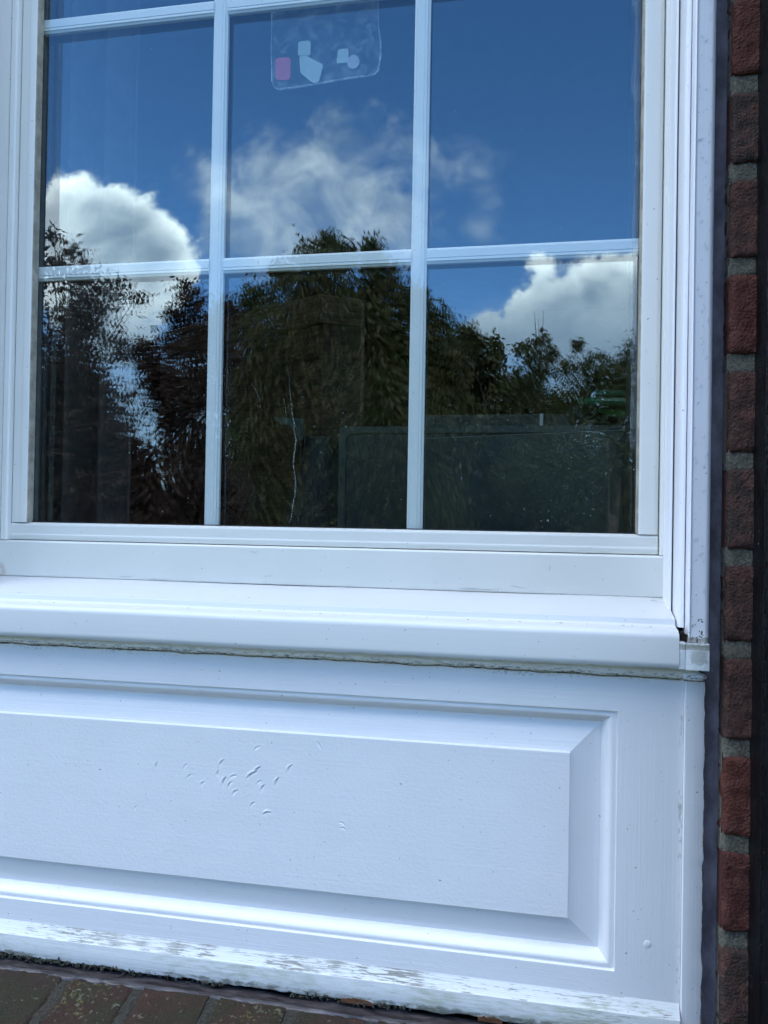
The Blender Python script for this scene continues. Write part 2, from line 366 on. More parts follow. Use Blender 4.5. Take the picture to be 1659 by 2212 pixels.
# ============================================================ ground and house shell
def ground_mat():
    m, g = new_mat('lawn_and_soil')
    pos = g.n('ShaderNodeNewGeometry').outputs['Position']
    a = g.noise(pos, .4, 4, .6); b = g.noise(pos, 30, 4, .7)
    c = g.mix(g.ss(a, .35, .65), (.045, .075, .02, 1), (.075, .085, .03, 1))
    principled(g, g.mix(g.m('MULTIPLY', b, .4), c, (.02, .035, .01, 1)), .95, b, .02, 1.); return m
bm = nb(); bmesh.ops.create_grid(bm, x_segments=60, y_segments=60, size=700)
for vv in bm.verts:
    d = math.hypot(vv.co.x, vv.co.y); vv.co.z = max(0, (d-60))*.004*(1+nz(vv.co.x+vv.co.y*.7, .01, 3))
struct(link('ground', bm, ground_mat()))
m, g = new_mat('concrete_path'); pos = g.n('ShaderNodeNewGeometry').outputs['Position']; b = g.noise(pos, 20, 5, .7)
principled(g, g.mix(b, (.10, .10, .09, 1), (.16, .155, .14, 1)), .9, b, .003, 1.)
bm = nb(); box(bm, -6, 6, -1.75, -.12, -.1, .03, .01); struct(link('path', bm, m))

wall = thing('brick_wall', 'red brown brick wall of the house with grey mortar, right of the white casing', 'brick wall', (.2, 0, 0))
bm = nb()
box(bm, .2045, 6, -.0835, .12, 0, 2.88)          # right of the window
box(bm, -6, -1.66, -.0835, .12, 0, 2.88)
box(bm, -1.66, .2045, -.10, .12, 0, .93)         # below the panel
box(bm, -6, 6, -.0835, .12, 2.88, 5.6)
box(bm, -6, -5.8, .12, 8, 0, 5.6); box(bm, 5.8, 6, .12, 8, 0, 5.6); box(bm, -6, 6, 8, 8.2, 0, 5.6)
link('brickwork', bm, WALLM, wall, False)
def rough_box(bm, x0, x1, y0, y1, z0, z1, amp, seed, step=.006, tilt=0.):
    """a brick: sides subdivided and roughened, arrises worn"""
    nx = max(2, int((x1-x0)/step)); ny = max(2, int((y1-y0)/step)); nzz = max(2, int((z1-z0)/step))
    vmap = {}
    def V(i, j, k):
        key = (i, j, k)
        if key in vmap: return vmap[key]
        p = Vector((x0+(x1-x0)*i/nx, y0+(y1-y0)*j/ny, z0+(z1-z0)*k/nzz))
        c = Vector(((x0+x1)/2, (y0+y1)/2, (z0+z1)/2))
        e = (i in (0, nx)) + (j in (0, ny)) + (k in (0, nzz))
        if e >= 2: p += (c-p).normalized()*.0022*(1+.9*noise.noise(p*60))
        q = p*110 + Vector((seed, seed, seed))
        p += Vector((noise.noise(q), noise.noise(q+Vector((9, 0, 0))), noise.noise(q+Vector((0, 9, 0)))))*amp
        vmap[key] = bm.verts.new(p); return vmap[key]
    for i in range(nx):
        for k in range(nzz):
            bm.faces.new((V(i, 0, k), V(i+1, 0, k), V(i+1, 0, k+1), V(i, 0, k+1)))
            bm.faces.new((V(i, ny, k), V(i, ny, k+1), V(i+1, ny, k+1), V(i+1, ny, k)))
        for j in range(ny):
            bm.faces.new((V(i, j, 0), V(i, j+1, 0), V(i+1, j+1, 0), V(i+1, j, 0)))
            bm.faces.new((V(i, j, nzz), V(i+1, j, nzz), V(i+1, j+1, nzz), V(i, j+1, nzz)))
    for j in range(ny):
        for k in range(nzz):
            bm.faces.new((V(0, j, k), V(0, j, k+1), V(0, j+1, k+1), V(0, j+1, k)))
            bm.faces.new((V(nx, j, k), V(nx, j+1, k), V(nx, j+1, k+1), V(nx, j, k+1)))
joints = [1.956, 1.865, 1.768, 1.669, 1.566, 1.467, 1.372, 1.272]
js = [2.25, 2.152, 2.054] + joints + [1.174, 1.077, .980, .883, .785]
bm = nb(); bm2 = nb()
for i in range(len(js)-1):
    zt, zb = js[i]-.0085+nz(i, 3.1)*.002, js[i+1]+.0085+nz(i, 2.3, 5)*.002
    rough_box(bm, .2048+nz(i, 5.3, 2)*.0012, .29, -.0905+nz(i, 7.3)*.0012, -.03, zb, zt, .0018, i*7.7, .0042)
for i, j in enumerate(js):
    rough_box(bm2, .2046-.0015*abs(nz(i, 4.4, 9)), .29, -.0868, -.03, j-.0120, j+.0120, .0016, i*3.3, .004)
link('brick_courses', bm, BRICK, wall, True, 60); link('mortar_joints', bm2, MORTAR, wall, True, 60)
# rowlock course of sloping bricks below the panel
bm = nb(); bm2 = nb()
def shear(bmx, s):
    for vv in list(bmx.verts)[s:]: vv.co.z += (vv.co.y+.11)*.20
    bmx.verts.index_update()
x = .2035; i = 0
while x > -1.6:
    s = len(bm.verts); bm.verts.ensure_lookup_table()
    rough_box(bm, x-.0785, x, -.262, -.1085, .885, .9615+nz(i, 3.7, 4)*.0015, .0014, i*5.1, .0055)
    bm.verts.ensure_lookup_table(); shear(bm, s)
    s = len(bm2.verts); rough_box(bm2, x-.0925, x-.0765, -.2605, -.1085, .885, .9605, .0026, i*2.1, .006); bm2.verts.ensure_lookup_table(); shear(bm2, s)
    x -= .0905; i += 1
link('sill_bricks', bm, BRICK_L, wall, True, 60); link('sill_mortar', bm2, MORTAR_D, wall, True, 60)
roof = thing('house_roof', 'dark tiled pitched roof of the house above the brick wall', 'roof', (0, 4, 5.6))
bm = nb(); extrude(bm, [(-.5, 5.6), (-.5, 5.5), (8.7, 5.5), (8.7, 5.6), (4.1, 7.6)], -6.4, 6.4)
link('tiles', bm, simple('roof_tiles', (.09, .06, .05), .8, 8), roof, False)

# room behind the glass
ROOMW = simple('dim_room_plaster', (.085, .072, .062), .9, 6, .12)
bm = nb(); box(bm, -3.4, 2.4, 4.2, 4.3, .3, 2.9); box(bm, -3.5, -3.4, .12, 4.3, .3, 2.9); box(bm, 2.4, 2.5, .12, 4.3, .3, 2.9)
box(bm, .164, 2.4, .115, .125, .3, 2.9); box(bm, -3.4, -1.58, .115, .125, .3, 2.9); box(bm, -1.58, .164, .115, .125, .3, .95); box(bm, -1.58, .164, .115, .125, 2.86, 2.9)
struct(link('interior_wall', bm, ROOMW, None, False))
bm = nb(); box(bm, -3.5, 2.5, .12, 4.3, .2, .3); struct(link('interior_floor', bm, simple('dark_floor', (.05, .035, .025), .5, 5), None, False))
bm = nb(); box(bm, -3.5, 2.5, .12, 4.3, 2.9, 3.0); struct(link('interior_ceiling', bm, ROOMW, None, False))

# ============================================================ window unit
TOP = 2.80
win = thing('sash_window', 'white vinyl window with glazing bars, blue sky and trees mirrored in its panes', 'window', (-.262, 0, 1.417))
def part(name, mat, fn, parent=win, **k):
    bm = nb(); fn(bm); return link(name, bm, mat, parent, **k)
GX0, GX1, GZ0 = -.6605, .1385, 1.478
def pane(y, bow):
    def f(bm):
        nx, nzc = 24, 24; rows = []
        for k in range(nzc+1):
            row = []
            for i in range(nx+1):
                s, t = i/nx, k/nzc
                row.append(bm.verts.new((GX0+(GX1-GX0)*s, y + bow*(16*s*(1-s)*t*(1-t)), GZ0+(TOP-GZ0)*t)))
            rows.append(row)
        for k in range(nzc):
            for i in range(nx): bm.faces.new((rows[k][i], rows[k][i+1], rows[k+1][i+1], rows[k+1][i]))
    return f
go = part('glass_pane', GLASS_O, pane(0, .0004), ang=180)
gi = part('glass_pane', GLASS_I, pane(.0155, -.0006), ang=180)
go['label'] = 'outer sheet of window glass mirroring sky'; gi['label'] = 'inner sheet of window glass'
# glazing bars between the panes
def barprof(h=.0097):
    return [(-h, .0046), (-.0072, .0034), (-.0066, .0022), (.0030, .0020), (.0034, .0027), (.0038, .0022), (.0066, .0024), (.0074, .0036), (h, .0048), (h, .0098), (0, .0112), (-h, .0098)]
VB = [-.3975, -.1325]; HB = [1.8250+i*.3375 for i in range(0, 3)]
for xb in VB:
    part('glazing_bar', BARM, lambda b: extrude(b, [(xb+p, q) for p, q in barprof()], GZ0, TOP, 'z'), ang=20)
xs = [(-.6585, VB[0]-.0098), (VB[0]+.0098, VB[1]-.0098), (VB[1]+.0098, .137)]
for zb in HB:
    for a, b_ in xs:
        def f(bm):
            k = .0022
            pr = [(.0046, -.0097), (.0034, -.0074), (.0022, -.0066), (.0024, -.0036), (.0029, -.0032), (.0020, -.0028), (.0022, .0066), (.0034, .0074), (.0046, .0097), (.0098, .0097), (.0112, 0), (.0098, -.0097)]
            extrude(bm, [(p, zb+q) for p, q in pr], a, b_, 'x')
        part('glazing_bar', BARM, f, ang=20)
# spacer, rebate and interior sash
def spacer(bm):
    for (x0, x1) in ((-.664, -.6555), (.1300, .142)):
        box(bm, x0, x1, .001, .0145, GZ0, TOP)
    box(bm, -.6555, .1300, .001, .0145, GZ0, 1.4862); box(bm, -.6555, .1300, .001, .0145, TOP-.012, TOP)
part('spacer_bar', BLACKR, spacer, smooth=False)
def spl(bm):
    for xx in (-.6553, -.6536): box(bm, xx, xx+.0007, .0055, .0125, 1.487, TOP)
part('spacer_line', SPACER, spl, smooth=False)
def insash(bm):
    box(bm, -.70, -.645, .017, .055, 1.44, 2.86); box(bm, .121, .158, .017, .055, 1.44, 2.86); box(bm, -.645, .121, .017, .055, 1.44, 1.480); box(bm, -.645, .121, .017, .055, 2.79, 2.86)
part('interior_sash', simple('shade_black_interior_sash', (.03, .027, .025), .6), insash, smooth=False)  # shade on the inner sash is put into its near-black base colour
# sash: stiles and rails
def stile(x0, x1, inner):
    def f(bm):
        pr = [(x0, .02), (x0, -.013), (x1, -.013), (x1, .02)]
        if inner > 0: pr = [(x0, .0), (x0, -.0128), (x0+.0030, -.0134), (x0+.0175, -.0134), (x0+.0185, -.0128), (x1-.001, -.0118), (x1, -.010), (x1, .0)]
        else: pr = [(x0, .0), (x0, -.010), (x0+.001, -.0118), (x1-.0100, -.0126), (x1-.0092, -.0134), (x1-.0015, -.0134), (x1, -.0125), (x1, .0)]
        extrude(bm, roundp(pr, .0005, 2), 1.4882, TOP, 'z')
    return f
part('sash_stile', VINYL_V, stile(.1285, .1505, 1)); part('sash_stile', VINYL_V, stile(-.6745, -.6515, -1))
def rail(bm):
    extrude(bm, roundp([(.0, 1.4865), (-.0050, 1.4885), (-.0118, 1.4868), (-.0125, 1.4845), (-.0125, 1.4735), (-.0133, 1.4720), (-.0133, 1.4655), (0, 1.4655)], .0006, 2), -.6765, .1500, 'x')
part('sash_rail', VINYL, rail)
part('sash_rail', VINYL, lambda b: box(b, -.6765, .15, -.013, 0, TOP-.02, TOP+.02, .001))
def gasket(bm):
    box(bm, .1268, .1285, -.0122, -.0002, 1.4888, TOP); box(bm, -.6515, -.6504, -.0122, -.0002, 1.4888, TOP)
part('gasket', GASKET, gasket, smooth=False)
part('gasket', BLACKR, lambda b: box(b, -.6504, .1268, -.0030, -.0002, 1.4862, 1.4897), smooth=False)['label'] = 'black rubber gasket along the bottom of the glass'
# outer frame
def fjamb(x0, x1, s):
    def f(bm):
        if s > 0: pr = [(x0, .08), (x0, -.0175), (x0+.0018, -.0185), (x0+.0022, -.0205), (x1-.002, -.0225), (x1, -.0225), (x1+.006, .08)]
        else: pr = [(x1, .08), (x1, -.0180), (x1-.0020, -.0200), (x1-.0085, -.0200), (x1-.0092, -.0170), (x1-.0110, -.0170), (x1-.0118, -.0215), (x0, -.0215), (x0-.006, .08)]
        extrude(bm, pr, 1.4650, TOP+.06, 'z')
    return f
part('frame_jamb', VINYL_V, fjamb(.1512, .1600, 1)); part('frame_jamb', VINYL_V, fjamb(-.7000, -.6753, -1))
part('frame_rail', VINYL, lambda b: extrude(b, roundp([(.08, 1.4645), (-.0185, 1.4645), (-.0205, 1.4625), (-.0205, 1.4185), (-.0195, 1.4172), (.08, 1.4172)], .0008, 3), -.7, .1574, 'x'))
part('frame_rail', VINYL, lambda b: box(b, -.7, .16, -.0205, .08, TOP+.02, TOP+.06, .001))
# marks on the glass
cr = [(-.2975, 1.690), (-.2945, 1.676), (-.2935, 1.660), (-.2905, 1.640), (-.2895, 1.628), (-.2868, 1.620), (-.2872, 1.610), (-.2840, 1.598), (-.2858, 1.585), (-.2875, 1.568), (-.2850, 1.556), (-.2836, 1.545), (-.2842, 1.530), (-.2872, 1.515), (-.2880, 1.503), (-.2915, 1.491)]
def crk(bm):
    tube(bm, [(a, -.0009, b) for a, b in cr], [.0001, .0002, .0003, .0004, .0004, .0006, .0005, .0008, .0011, .0007, .0006, .0010, .0008, .0006, .0005, .0003], 5)
    tube(bm, [(a, -.0007, b) for a, b in [(-.302, 1.657), (-.3005, 1.646), (-.2990, 1.640), (-.2980, 1.628), (-.2965, 1.622)]], [.0001, .0003, .0002, .0003, .0001], 5)
    tube(bm, [(a, -.0007, b) for a, b in [(-.3445, 1.672), (-.3405, 1.666), (-.337, 1.658), (-.3338, 1.651), (-.3325, 1.644), (-.3305, 1.636)]], [.0001, .0002, .0004, .0002, .0002, .0001], 5)
part('streak', STREAK, crk)
def rings(bm):
    rr = random.Random(4)
    for i in range(95):
        x = rr.uniform(-.115, .118); z = rr.gauss(1.625, .022) if rr.random() < .62 else rr.uniform(1.495, 1.68)
        if rr.random() < .2: x = rr.uniform(-.38, -.15)
        r = rr.uniform(.0008, .0026)*(1.2 if z < 1.6 else 1); n = 10; a0 = rr.random()*6; asp = rr.uniform(.35, 1)
        pts = [(x+r*math.cos(a0+t/n*6.28)*(1+.25*math.sin(3*t)), -.0005, z+asp*r*math.sin(a0+t/n*6.28)) for t in range(n+1-rr.choice((0, 0, 2, 4)))]
        tube(bm, pts, [.00016]*len(pts), 4)
part('water_mark', RINGM, rings)
def specks(bm):
    rr = random.Random(9)
    for i in range(70):
        x, z = rr.uniform(-.62, .12), rr.uniform(1.49, 2.15); r = rr.uniform(.0002, .0005)
        bmesh.ops.create_icosphere(bm, subdivisions=1, radius=r, matrix=Matrix.Translation((x, -.0002, z)))
part('dust_speck', simple('pale_dust', (.5, .52, .5), .8), specks)
def filmf(bm):
    L = [(.114, 2.16), (.1155, 2.114), (.1195, 2.086), (.119, 2.059), (.1155, 2.016), (.1195, 1.988), (.1215, 1.95), (.121, 1.896), (.119, 1.836), (.1205, 1.787), (.1210, 1.733), (.119, 1.70), (.1205, 1.66), (.1195, 1.625), (.12, 1.58)]
    P = []
    for i in range(len(L)-1):
        for k in range(6):
            t = k/6; t2 = t*t*(3-2*t); P.append((L[i][0]*(1-t2)+L[i+1][0]*t2, L[i][1]*(1-t)+L[i+1][1]*t))
    for i in range(len(P)-1):
        a, b_ = P[i], P[i+1]
        bm.faces.new([bm.verts.new(c) for c in ((a[0], -.0006, a[1]), (.132, -.0004, a[1]), (.132, -.0004, b_[1]), (b_[0], -.0006, b_[1]))])
    bmesh.ops.remove_doubles(bm, verts=bm.verts, dist=1e-6)
    tube(bm, [(a[0], -.0006, a[1]) for a in P], [.00018]*len(P), 4)
part('clear_film', FILMM, filmf)
# the twin window further left, a copy with its own parts
w2 = win.copy(); C.objects.link(w2); w2.location.x -= .8890
w2['label'] = 'second white vinyl window beyond the left edge, past the mullion'; 
for ch in [c for c in C.objects if c.parent == win]:
    if ch.name.split('.')[0] in ('streak', 'water_mark', 'dust_speck', 'clear_film'): continue
    k = ch.copy(); C.objects.link(k); k.parent = w2
for o_ in (win, w2): o_['group'] = 'twin windows over the panel'

# ============================================================ casing strips right, mullion, sill
cas = thing('window_casing', 'tall white moulded casing strips with rain drops between window and brick wall', 'window casing', (.17, -.05, 1.38))
def wob(amp): return lambda co, j: Vector((nz(co.z, 9, 1)*amp, 0, 0))
part('inner_strip', CASEM, lambda b: extrude(b, roundp([(.1550, .08), (.1550, -.0440), (.1562, -.0500), (.1585, -.0515), (.1700, -.0515), (.172, .08)], [0, .002, .001, .001, 0, 0], 3), 1.401, 2.87, 'z', 30, wob(.0004)), cas)
part('middle_strip', CASEM, lambda b: extrude(b, roundp([(.1596, -.0520), (.1590, -.0740), (.1612, -.0805), (.1655, -.0825), (.1663, -.0790), (.1663, -.052)], [0, .003, .0025, .001, 0, 0], 4), 1.3925, 2.87, 'z', 30, wob(.0004)), cas)
part('gap_shade_strip', BLACKR, lambda b: box(b, .1581, .1590, -.0530, -.0517, 1.404, 2.87), cas, smooth=False)  # solid black strip painting the shade of the gap between casing strips
part('outer_casing', CASEM, lambda b: extrude(b, roundp([(.1664, -.0530), (.1664, -.0935), (.1680, -.0965), (.1697, -.0950), (.1845, -.0950), (.1880, -.0920), (.1874, -.0640), (.1874, -.053)], [0, .0012, .0015, .001, .002, .003, 0, 0], 4), 1.3795, 2.87, 'z', 40, lambda co, j: Vector((nz(co.z, 5, 2)*.0005 + (.0009*nz(co.z, 60, 7) if 25 < j < 40 else 0), 0, 0))), cas)
# rain drops on the casing
def drops(bm):
    rr = random.Random(12)
    def drop(x, y, z, r, st=1.):
        mt = Matrix.Translation((x, y, z)) @ Matrix.Diagonal((r, r*.55, r*st, 1))
        bmesh.ops.create_icosphere(bm, subdivisions=2, radius=1., matrix=mt)
    for i in range(150):
        z = 1.385 + rr.random()**.85*.72
        k = rr.random()
        if k < .55: drop(rr.uniform(.1705, .1835), -.0950, z, rr.choice((.0006, .0008, .0011, .0014, .0019)), rr.uniform(.9, 1.5))
        elif k < .80: drop(rr.uniform(.1862, .1872), -.0935+rr.uniform(0, .004), z, rr.uniform(.0005, .0014), rr.uniform(1, 1.7))
        else: drop(rr.uniform(.1612, .1655), -.0815, z, rr.uniform(.0004, .0008), rr.uniform(1, 2))
    for (x, z, r) in ((.1725, 2.005, .0016), (.1812, 1.895, .0017), (.1705, 1.94, .0012), (.178, 1.47, .0024), (.180, 1.56, .0018), (.1735, 1.625, .0014), (.1765, 1.72, .0019), (.1775, 1.705, .0012)):
        drop(x, -.0950, z, r, 1.2)
    for i in range(9):     # runs of joined drops
        x = rr.uniform(.172, .182); z = rr.uniform(1.43, 2.05); n = 5
        pts = [(x+math.sin(t*1.1+i)*.0009, -.0952, z-t*.0016) for t in range(n)]
        tube(bm, pts, [.0002, .0005, .0004, .0006, .0004], 6)
dr = part('rain_drop', WATER, drops, cas, ang=180); dr['kind'] = 'stuff'
def grime(bm):
    rr = random.Random(3)
    for (x, z, n, s) in ((.1805, 1.389, 9, .0016), (.1790, 1.4035, 6, .0010), (.1762, 1.3815, 7, .0014), (.1695, 1.383, 7, .0012), (.1725, 1.398, 4, .0010)):
        for i in range(n):
            a, b_ = x+rr.gauss(0, s), z+rr.gauss(0, s*1.2); r = rr.uniform(.0004, .0011)
            bmesh.ops.create_icosphere(bm, subdivisions=1, radius=1, matrix=Matrix.Translation((a, -.0950, b_)) @ Matrix.Diagonal((r, .0003, r*rr.uniform(.6, 1.3), 1)))
part('grime_spot', simple('brown_grime', (.10, .085, .055), .9, 900, .6), grime, cas)

mul = thing('window_mullion', 'white upright cover strip between the twin windows at the left edge', 'mullion', (-.707, 0, 1.4))
part('cover_strip', VINYL_V, lambda b: box(b, -.7270, -.6850, -.060, .05, 1.404, 2.87, .003), mul)
head = thing('head_trim', 'white trim along the top of the windows', 'trim', (-.7, 0, 2.87))
part('board', VINYL, lambda b: box(b, -1.66, .2040, -.095, .11, 2.8705, 2.8795, .001), head)
part('moulding', VINYL, lambda b: box(b, -1.62, .2040, -.11, -.0955, 2.865, 2.8795, .002), head)
lc = thing('left_casing', 'white casing strip at the far left end of the twin windows', 'window casing', (-1.64, 0, 1.38))
part('strip', VINYL_V, lambda b: box(b, -1.66, -1.590, -.09, .11, .96, 2.865, .002), lc)

sill = thing('window_sill', 'white sloping window sill with rounded nose and small paint chips below the window', 'window sill', (-.7, -.05, 1.35))
sp_ = [(.08, 1.4168), (-.0195, 1.4168), (-.0735, 1.4008), (-.0765, 1.4004), (-.0783, 1.3935), (-.0830, 1.3920), (-.0955, 1.3905), (-.1003, 1.3855), (-.1016, 1.3560), (-.0985, 1.3510), (-.0860, 1.3510), (-.0860, 1.3520), (.08, 1.3520)]
part('board', SILLM, lambda b: extrude(b, roundp(sp_, [0, 0, .001, .0012, .0012, .002, .0025, .0035, .003, .002, 0, 0, 0], 4), -1.5895, .1578, 'x', 120, lambda co, j: Vector((0, nz(co.x, 8, 4)*.0007, nz(co.x, 5, 8)*.0008))), sill, ang=50)
def block(bm):
    box(bm, .1579, .1641, -.1003, -.0900, 1.3520, 1.3800, .0012)
    extrude(bm, roundp([(.1642, -.0560), (.1642, -.1002), (.1872, -.1002), (.1872, -.056)], .0006, 2), 1.3518, 1.3788, 'z')
part('end_block', BLOCKM, block, sill)['label'] = 'scuffed grey white end block of the sill'
def chips(bm):
    rr = random.Random(21)
    def chip(x, y, z, s):
        n = 7; c = [bm.verts.new((x+s*math.cos(t*6.28/n)*rr.uniform(.5, 1.3), y-s*.5*math.sin(t*6.28/n)*rr.uniform(.4, 1.), z+.0006-s*.1*math.sin(t*6.28/n))) for t in range(n)]
        bm.faces.new(c); r = bmesh.ops.extrude_face_region(bm, geom=[bm.faces[-1]] if False else [f for f in bm.faces if c[0] in f.verts])
    for x in (-.575, -.560, -.540, -.395, -.386, -.222, -.2, -.165, -.105, -.06, -.035, .0, .035, .068, .070, .112, .130, -.115, -.30):
        chip(x+rr.uniform(-.004, .004), -.0868+rr.uniform(-.002, .001), 1.3923, rr.choice((.0007, .0011, .0015)))
    for x, s in ((.040, .0022), (.104, .0017), (.0355, .001)):
        chip(x, -.0872, 1.3925, s)
    for x in (-.61, -.53, -.09, .05, .092): chip(x, -.05, 1.4068, .0007)
part('paint_chip', DIRT_SHADOW, chips, sill, smooth=False)
def scuff(bm, x, z, y, L, a, w_=.00022):
    pts = [(x+math.cos(a)*L*(k/6-.5), y, z+math.sin(a)*L*(k/6-.5)+.0006*math.sin(k*1.3)) for k in range(7)]
    tube(bm, pts, [w_*.3, w_*.8, w_, w_*.7, w_, w_*.6, w_*.2], 4)
SCUFFM = simple('grey_scuff', (.30, .30, .28), .8)
for (x, z, y, L, a) in ((-.05, 1.4205, -.0207, .050, .02), (-.005, 1.4240, -.0207, .020, -.1), (-.50, 1.4215, -.0207, .022, .1), (-.455, 1.419, -.0207, .030, 0), (-.31, 1.428, -.0207, .012, .3), (.03, 1.447, -.0207, .006, 1.4), (-.33, 1.457, -.0207, .010, 0)):
    part('scuff_mark', SCUFFM, lambda b: scuff(b, x, z, y, L, a))
# rotten corner between casing and sill
def rot(bm):
    box(bm, .1579, .1663, -.0920, -.03, 1.36, 1.3860)
    rr = random.Random(5)
    for i in range(110):
        x = rr.uniform(.1575, .1662); y = rr.uniform(-.0960, -.055); z = 1.3855+(y+.09)*-.05+rr.uniform(-.002, .003)+max(0, (y+.085))*.25
        r = rr.uniform(.0008, .0020)
        bmesh.ops.create_icosphere(bm, subdivisions=1, radius=1, matrix=Matrix.Translation((x, y, z)) @ Matrix.Rotation(rr.random()*3, 4, 'Y') @ Matrix.Diagonal((r, r*.7, r*.6, 1)))
part('decayed_corner', simple('decayed_black_wood', (.025, .02, .014), .95, 700, .8), rot, sill, smooth=False)
def rustf(bm):
    rr = random.Random(6)
    for i in range(14):
        x = .1535+rr.gauss(0, .0018); r = rr.uniform(.0006, .0014)
        bmesh.ops.create_icosphere(bm, subdivisions=1, radius=1, matrix=Matrix.Translation((x, -.0915+rr.gauss(0, .001), 1.3905)) @ Matrix.Diagonal((r, r*.6, r*.4, 1)))
part('rust_spot', simple('orange_rust', (.36, .19, .08), .9, 900, .4), rustf, sill)

# ============================================================ timber panel below
pan = thing('timber_panel', 'white painted raised timber panel below the window sill with dents and soiled bottom edge', 'panel', (-.7, -.06, .965))
FX0, FX1, FZ0, FZ1 = -1.50, .1010, 1.0265, 1.3010     # outer edge of the moulding
def ring(bm, prof, sides):
    """mitred moulding running inside the rectangle; prof: (inset, y)"""
    for s in sides:
        rows = []
        L = {'t': 150, 'b': 150, 'l': 20, 'r': 24}[s]
        for (o, y) in prof:
            row = []
            for i in range(L+1):
                t = i/L
                if s in 'tb':
                    x = (FX0+o)*(1-t)+(FX1-o)*t; z = FZ1-o if s == 't' else FZ0+o
                else:
                    z = (FZ0+o)*(1-t)+(FZ1-o)*t; x = FX1-o if s == 'r' else FX0+o
                row.append(bm.verts.new((x, y+nz(x+z*3, 18, o*90)*.0003*(0 < o < .047), z)))
            rows.append(row)
        for a in range(len(rows)-1):
            for i in range(L): bm.faces.new((rows[a][i], rows[a][i+1], rows[a+1][i+1], rows[a+1][i]))
mp = [(0, -.0800), (.0005, -.0768), (.0013, -.0764), (.0035, -.0776), (.0062, -.0774), (.0078, -.0764), (.0098, -.0742), (.0122, -.0710), (.0140, -.0680), (.0150, -.0662)]
bp = [(.0150, -.0662), (.0155, -.0650), (.030, -.0688), (.0420, -.0719), (.0465, -.0731), (.0476, -.0733), (.0483, -.0762), (.0490, -.0768), (.0500, -.0768)]
for s_ in 'tblr': part('moulding', PAINT_X if s_ in 'tb' else PAINT_Z, lambda b: ring(b, mp, s_), pan, ang=50)
for s_ in 'tblr': part('panel_bevel', PAINT_X if s_ in 'tb' else PAINT_Z, lambda b: ring(b, bp, s_), pan, ang=28)
# raised field with crescent dents
DENTS = [(-.343, 1.211, 60, .0060, .7), (-.3395, 1.190, 70, .0070, 1.), (-.347, 1.199, 85, .005, .6), (-.329, 1.196, 25, .0050, .7), (-.332, 1.187, 60, .005, .6), (-.306, 1.200, 35, .0085, 1.4), (-.299, 1.2065, 50, .0055, 1.2), (-.275, 1.195, 70, .0060, 1.), (-.260, 1.211, 60, .0060, 1.), (-.287, 1.157, 15, .0055, 1.4), (-.292, 1.186, 65, .0055, .8), (-.2965, 1.192, 40, .0045, .5),
         (-.304, 1.166, 55, .0045, .6), (-.425, 1.202, 80, .0055, .7), (-.366, 1.185, 60, .004, .6), (-.383, 1.192, 45, .005, .4), (-.388, 1.204, 50, .005, .35), (-.326, 1.178, 45, .0055, .7), (-.199, 1.153, -20, .0045, .5), (-.197, 1.147, -15, .004, .5), (-.229, 1.241, -50, .0085, .6), (-.3, 1.231, 40, .006, .3), (-.45, 1.15, 80, .004, .3)]
def dent(x, z):
    h = 0.
    for (cx, cz, a, L, d) in DENTS:
        dx, dz = x-cx, z-cz
        if abs(dx) > .012 or abs(dz) > .012: continue
        c, s = math.cos(R(a)), math.sin(R(a)); p = dx*c+dz*s; q = -dx*s+dz*c
        q -= .0022*(1-(p/L)**2) if abs(p) < L else 0
        if abs(p) < L:
            wdt = .0008*(1-(p/L)**2)
            h += d*.0024*math.exp(-(q/(wdt+.0002))**2)*(1 - (p/L)**2) - d*.0007*math.exp(-((q-.0018)/.0010)**2)*(1-(p/L)**2)
    return h
def fieldf(bm):
    x0, x1, z0, z1 = FX0+.05, FX1-.05, FZ0+.05, FZ1-.05
    px0, px1, pz0, pz1 = -.46, -.17, 1.130, 1.2445
    yf = -.0768
    def q(a, b_, c, d): bm.faces.new([bm.verts.new(k) for k in ((a, yf, c), (b_, yf, c), (b_, yf, d), (a, yf, d))])
    q(x0, px0, z0, z1); q(px1, x1, z0, z1); q(px0, px1, z0, pz0); q(px0, px1, pz1, z1)
    st = .0006; nx = int((px1-px0)/st); nk = int((pz1-pz0)/st); G = []
    for k in range(nk+1):
        G.append([bm.verts.new((px0+(px1-px0)*i/nx, yf + (dent(px0+(px1-px0)*i/nx, pz0+(pz1-pz0)*k/nk) if 0 < i < nx and 0 < k < nk else 0), pz0+(pz1-pz0)*k/nk)) for i in range(nx+1)])
    for k in range(nk):
        for i in range(nx): bm.faces.new((G[k][i], G[k][i+1], G[k+1][i+1], G[k+1][i]))
part('raised_field', PAINT_F, fieldf, pan, ang=80)
PZ0, PZ1, PX0, PX1 = 1.0000, 1.3500, -1.5895, .1668
def frm(bm, which):
    def q(a, b_, c, d):
        n = 1
        bm.faces.new([bm.verts.new(k) for k in ((a, -.08, c), (b_, -.08, c), (b_, -.08, d), (a, -.08, d))])
    q(*{'t': (PX0, PX1, FZ1, PZ1), 'b': (PX0, FX1, PZ0, FZ0), 'r': (FX1, PX1, PZ0, FZ1), 'l': (PX0, FX0, FZ0, FZ1)}[which])
for s_ in 'tblr': part('rail' if s_ in 'tb' else 'stile', PAINT_X if s_ in 'tb' else PAINT_Z, lambda b: frm(b, s_), pan)
part('backing_board', PAINT_X, lambda b: (box(b, PX0, PX1, -.0540, .1, .965, 1.3495), box(b, PX0, PX1, -.0799, -.06, 1.345, 1.3498), box(b, PX0, PX1, -.0798, -.06, .967, 1.)), pan)
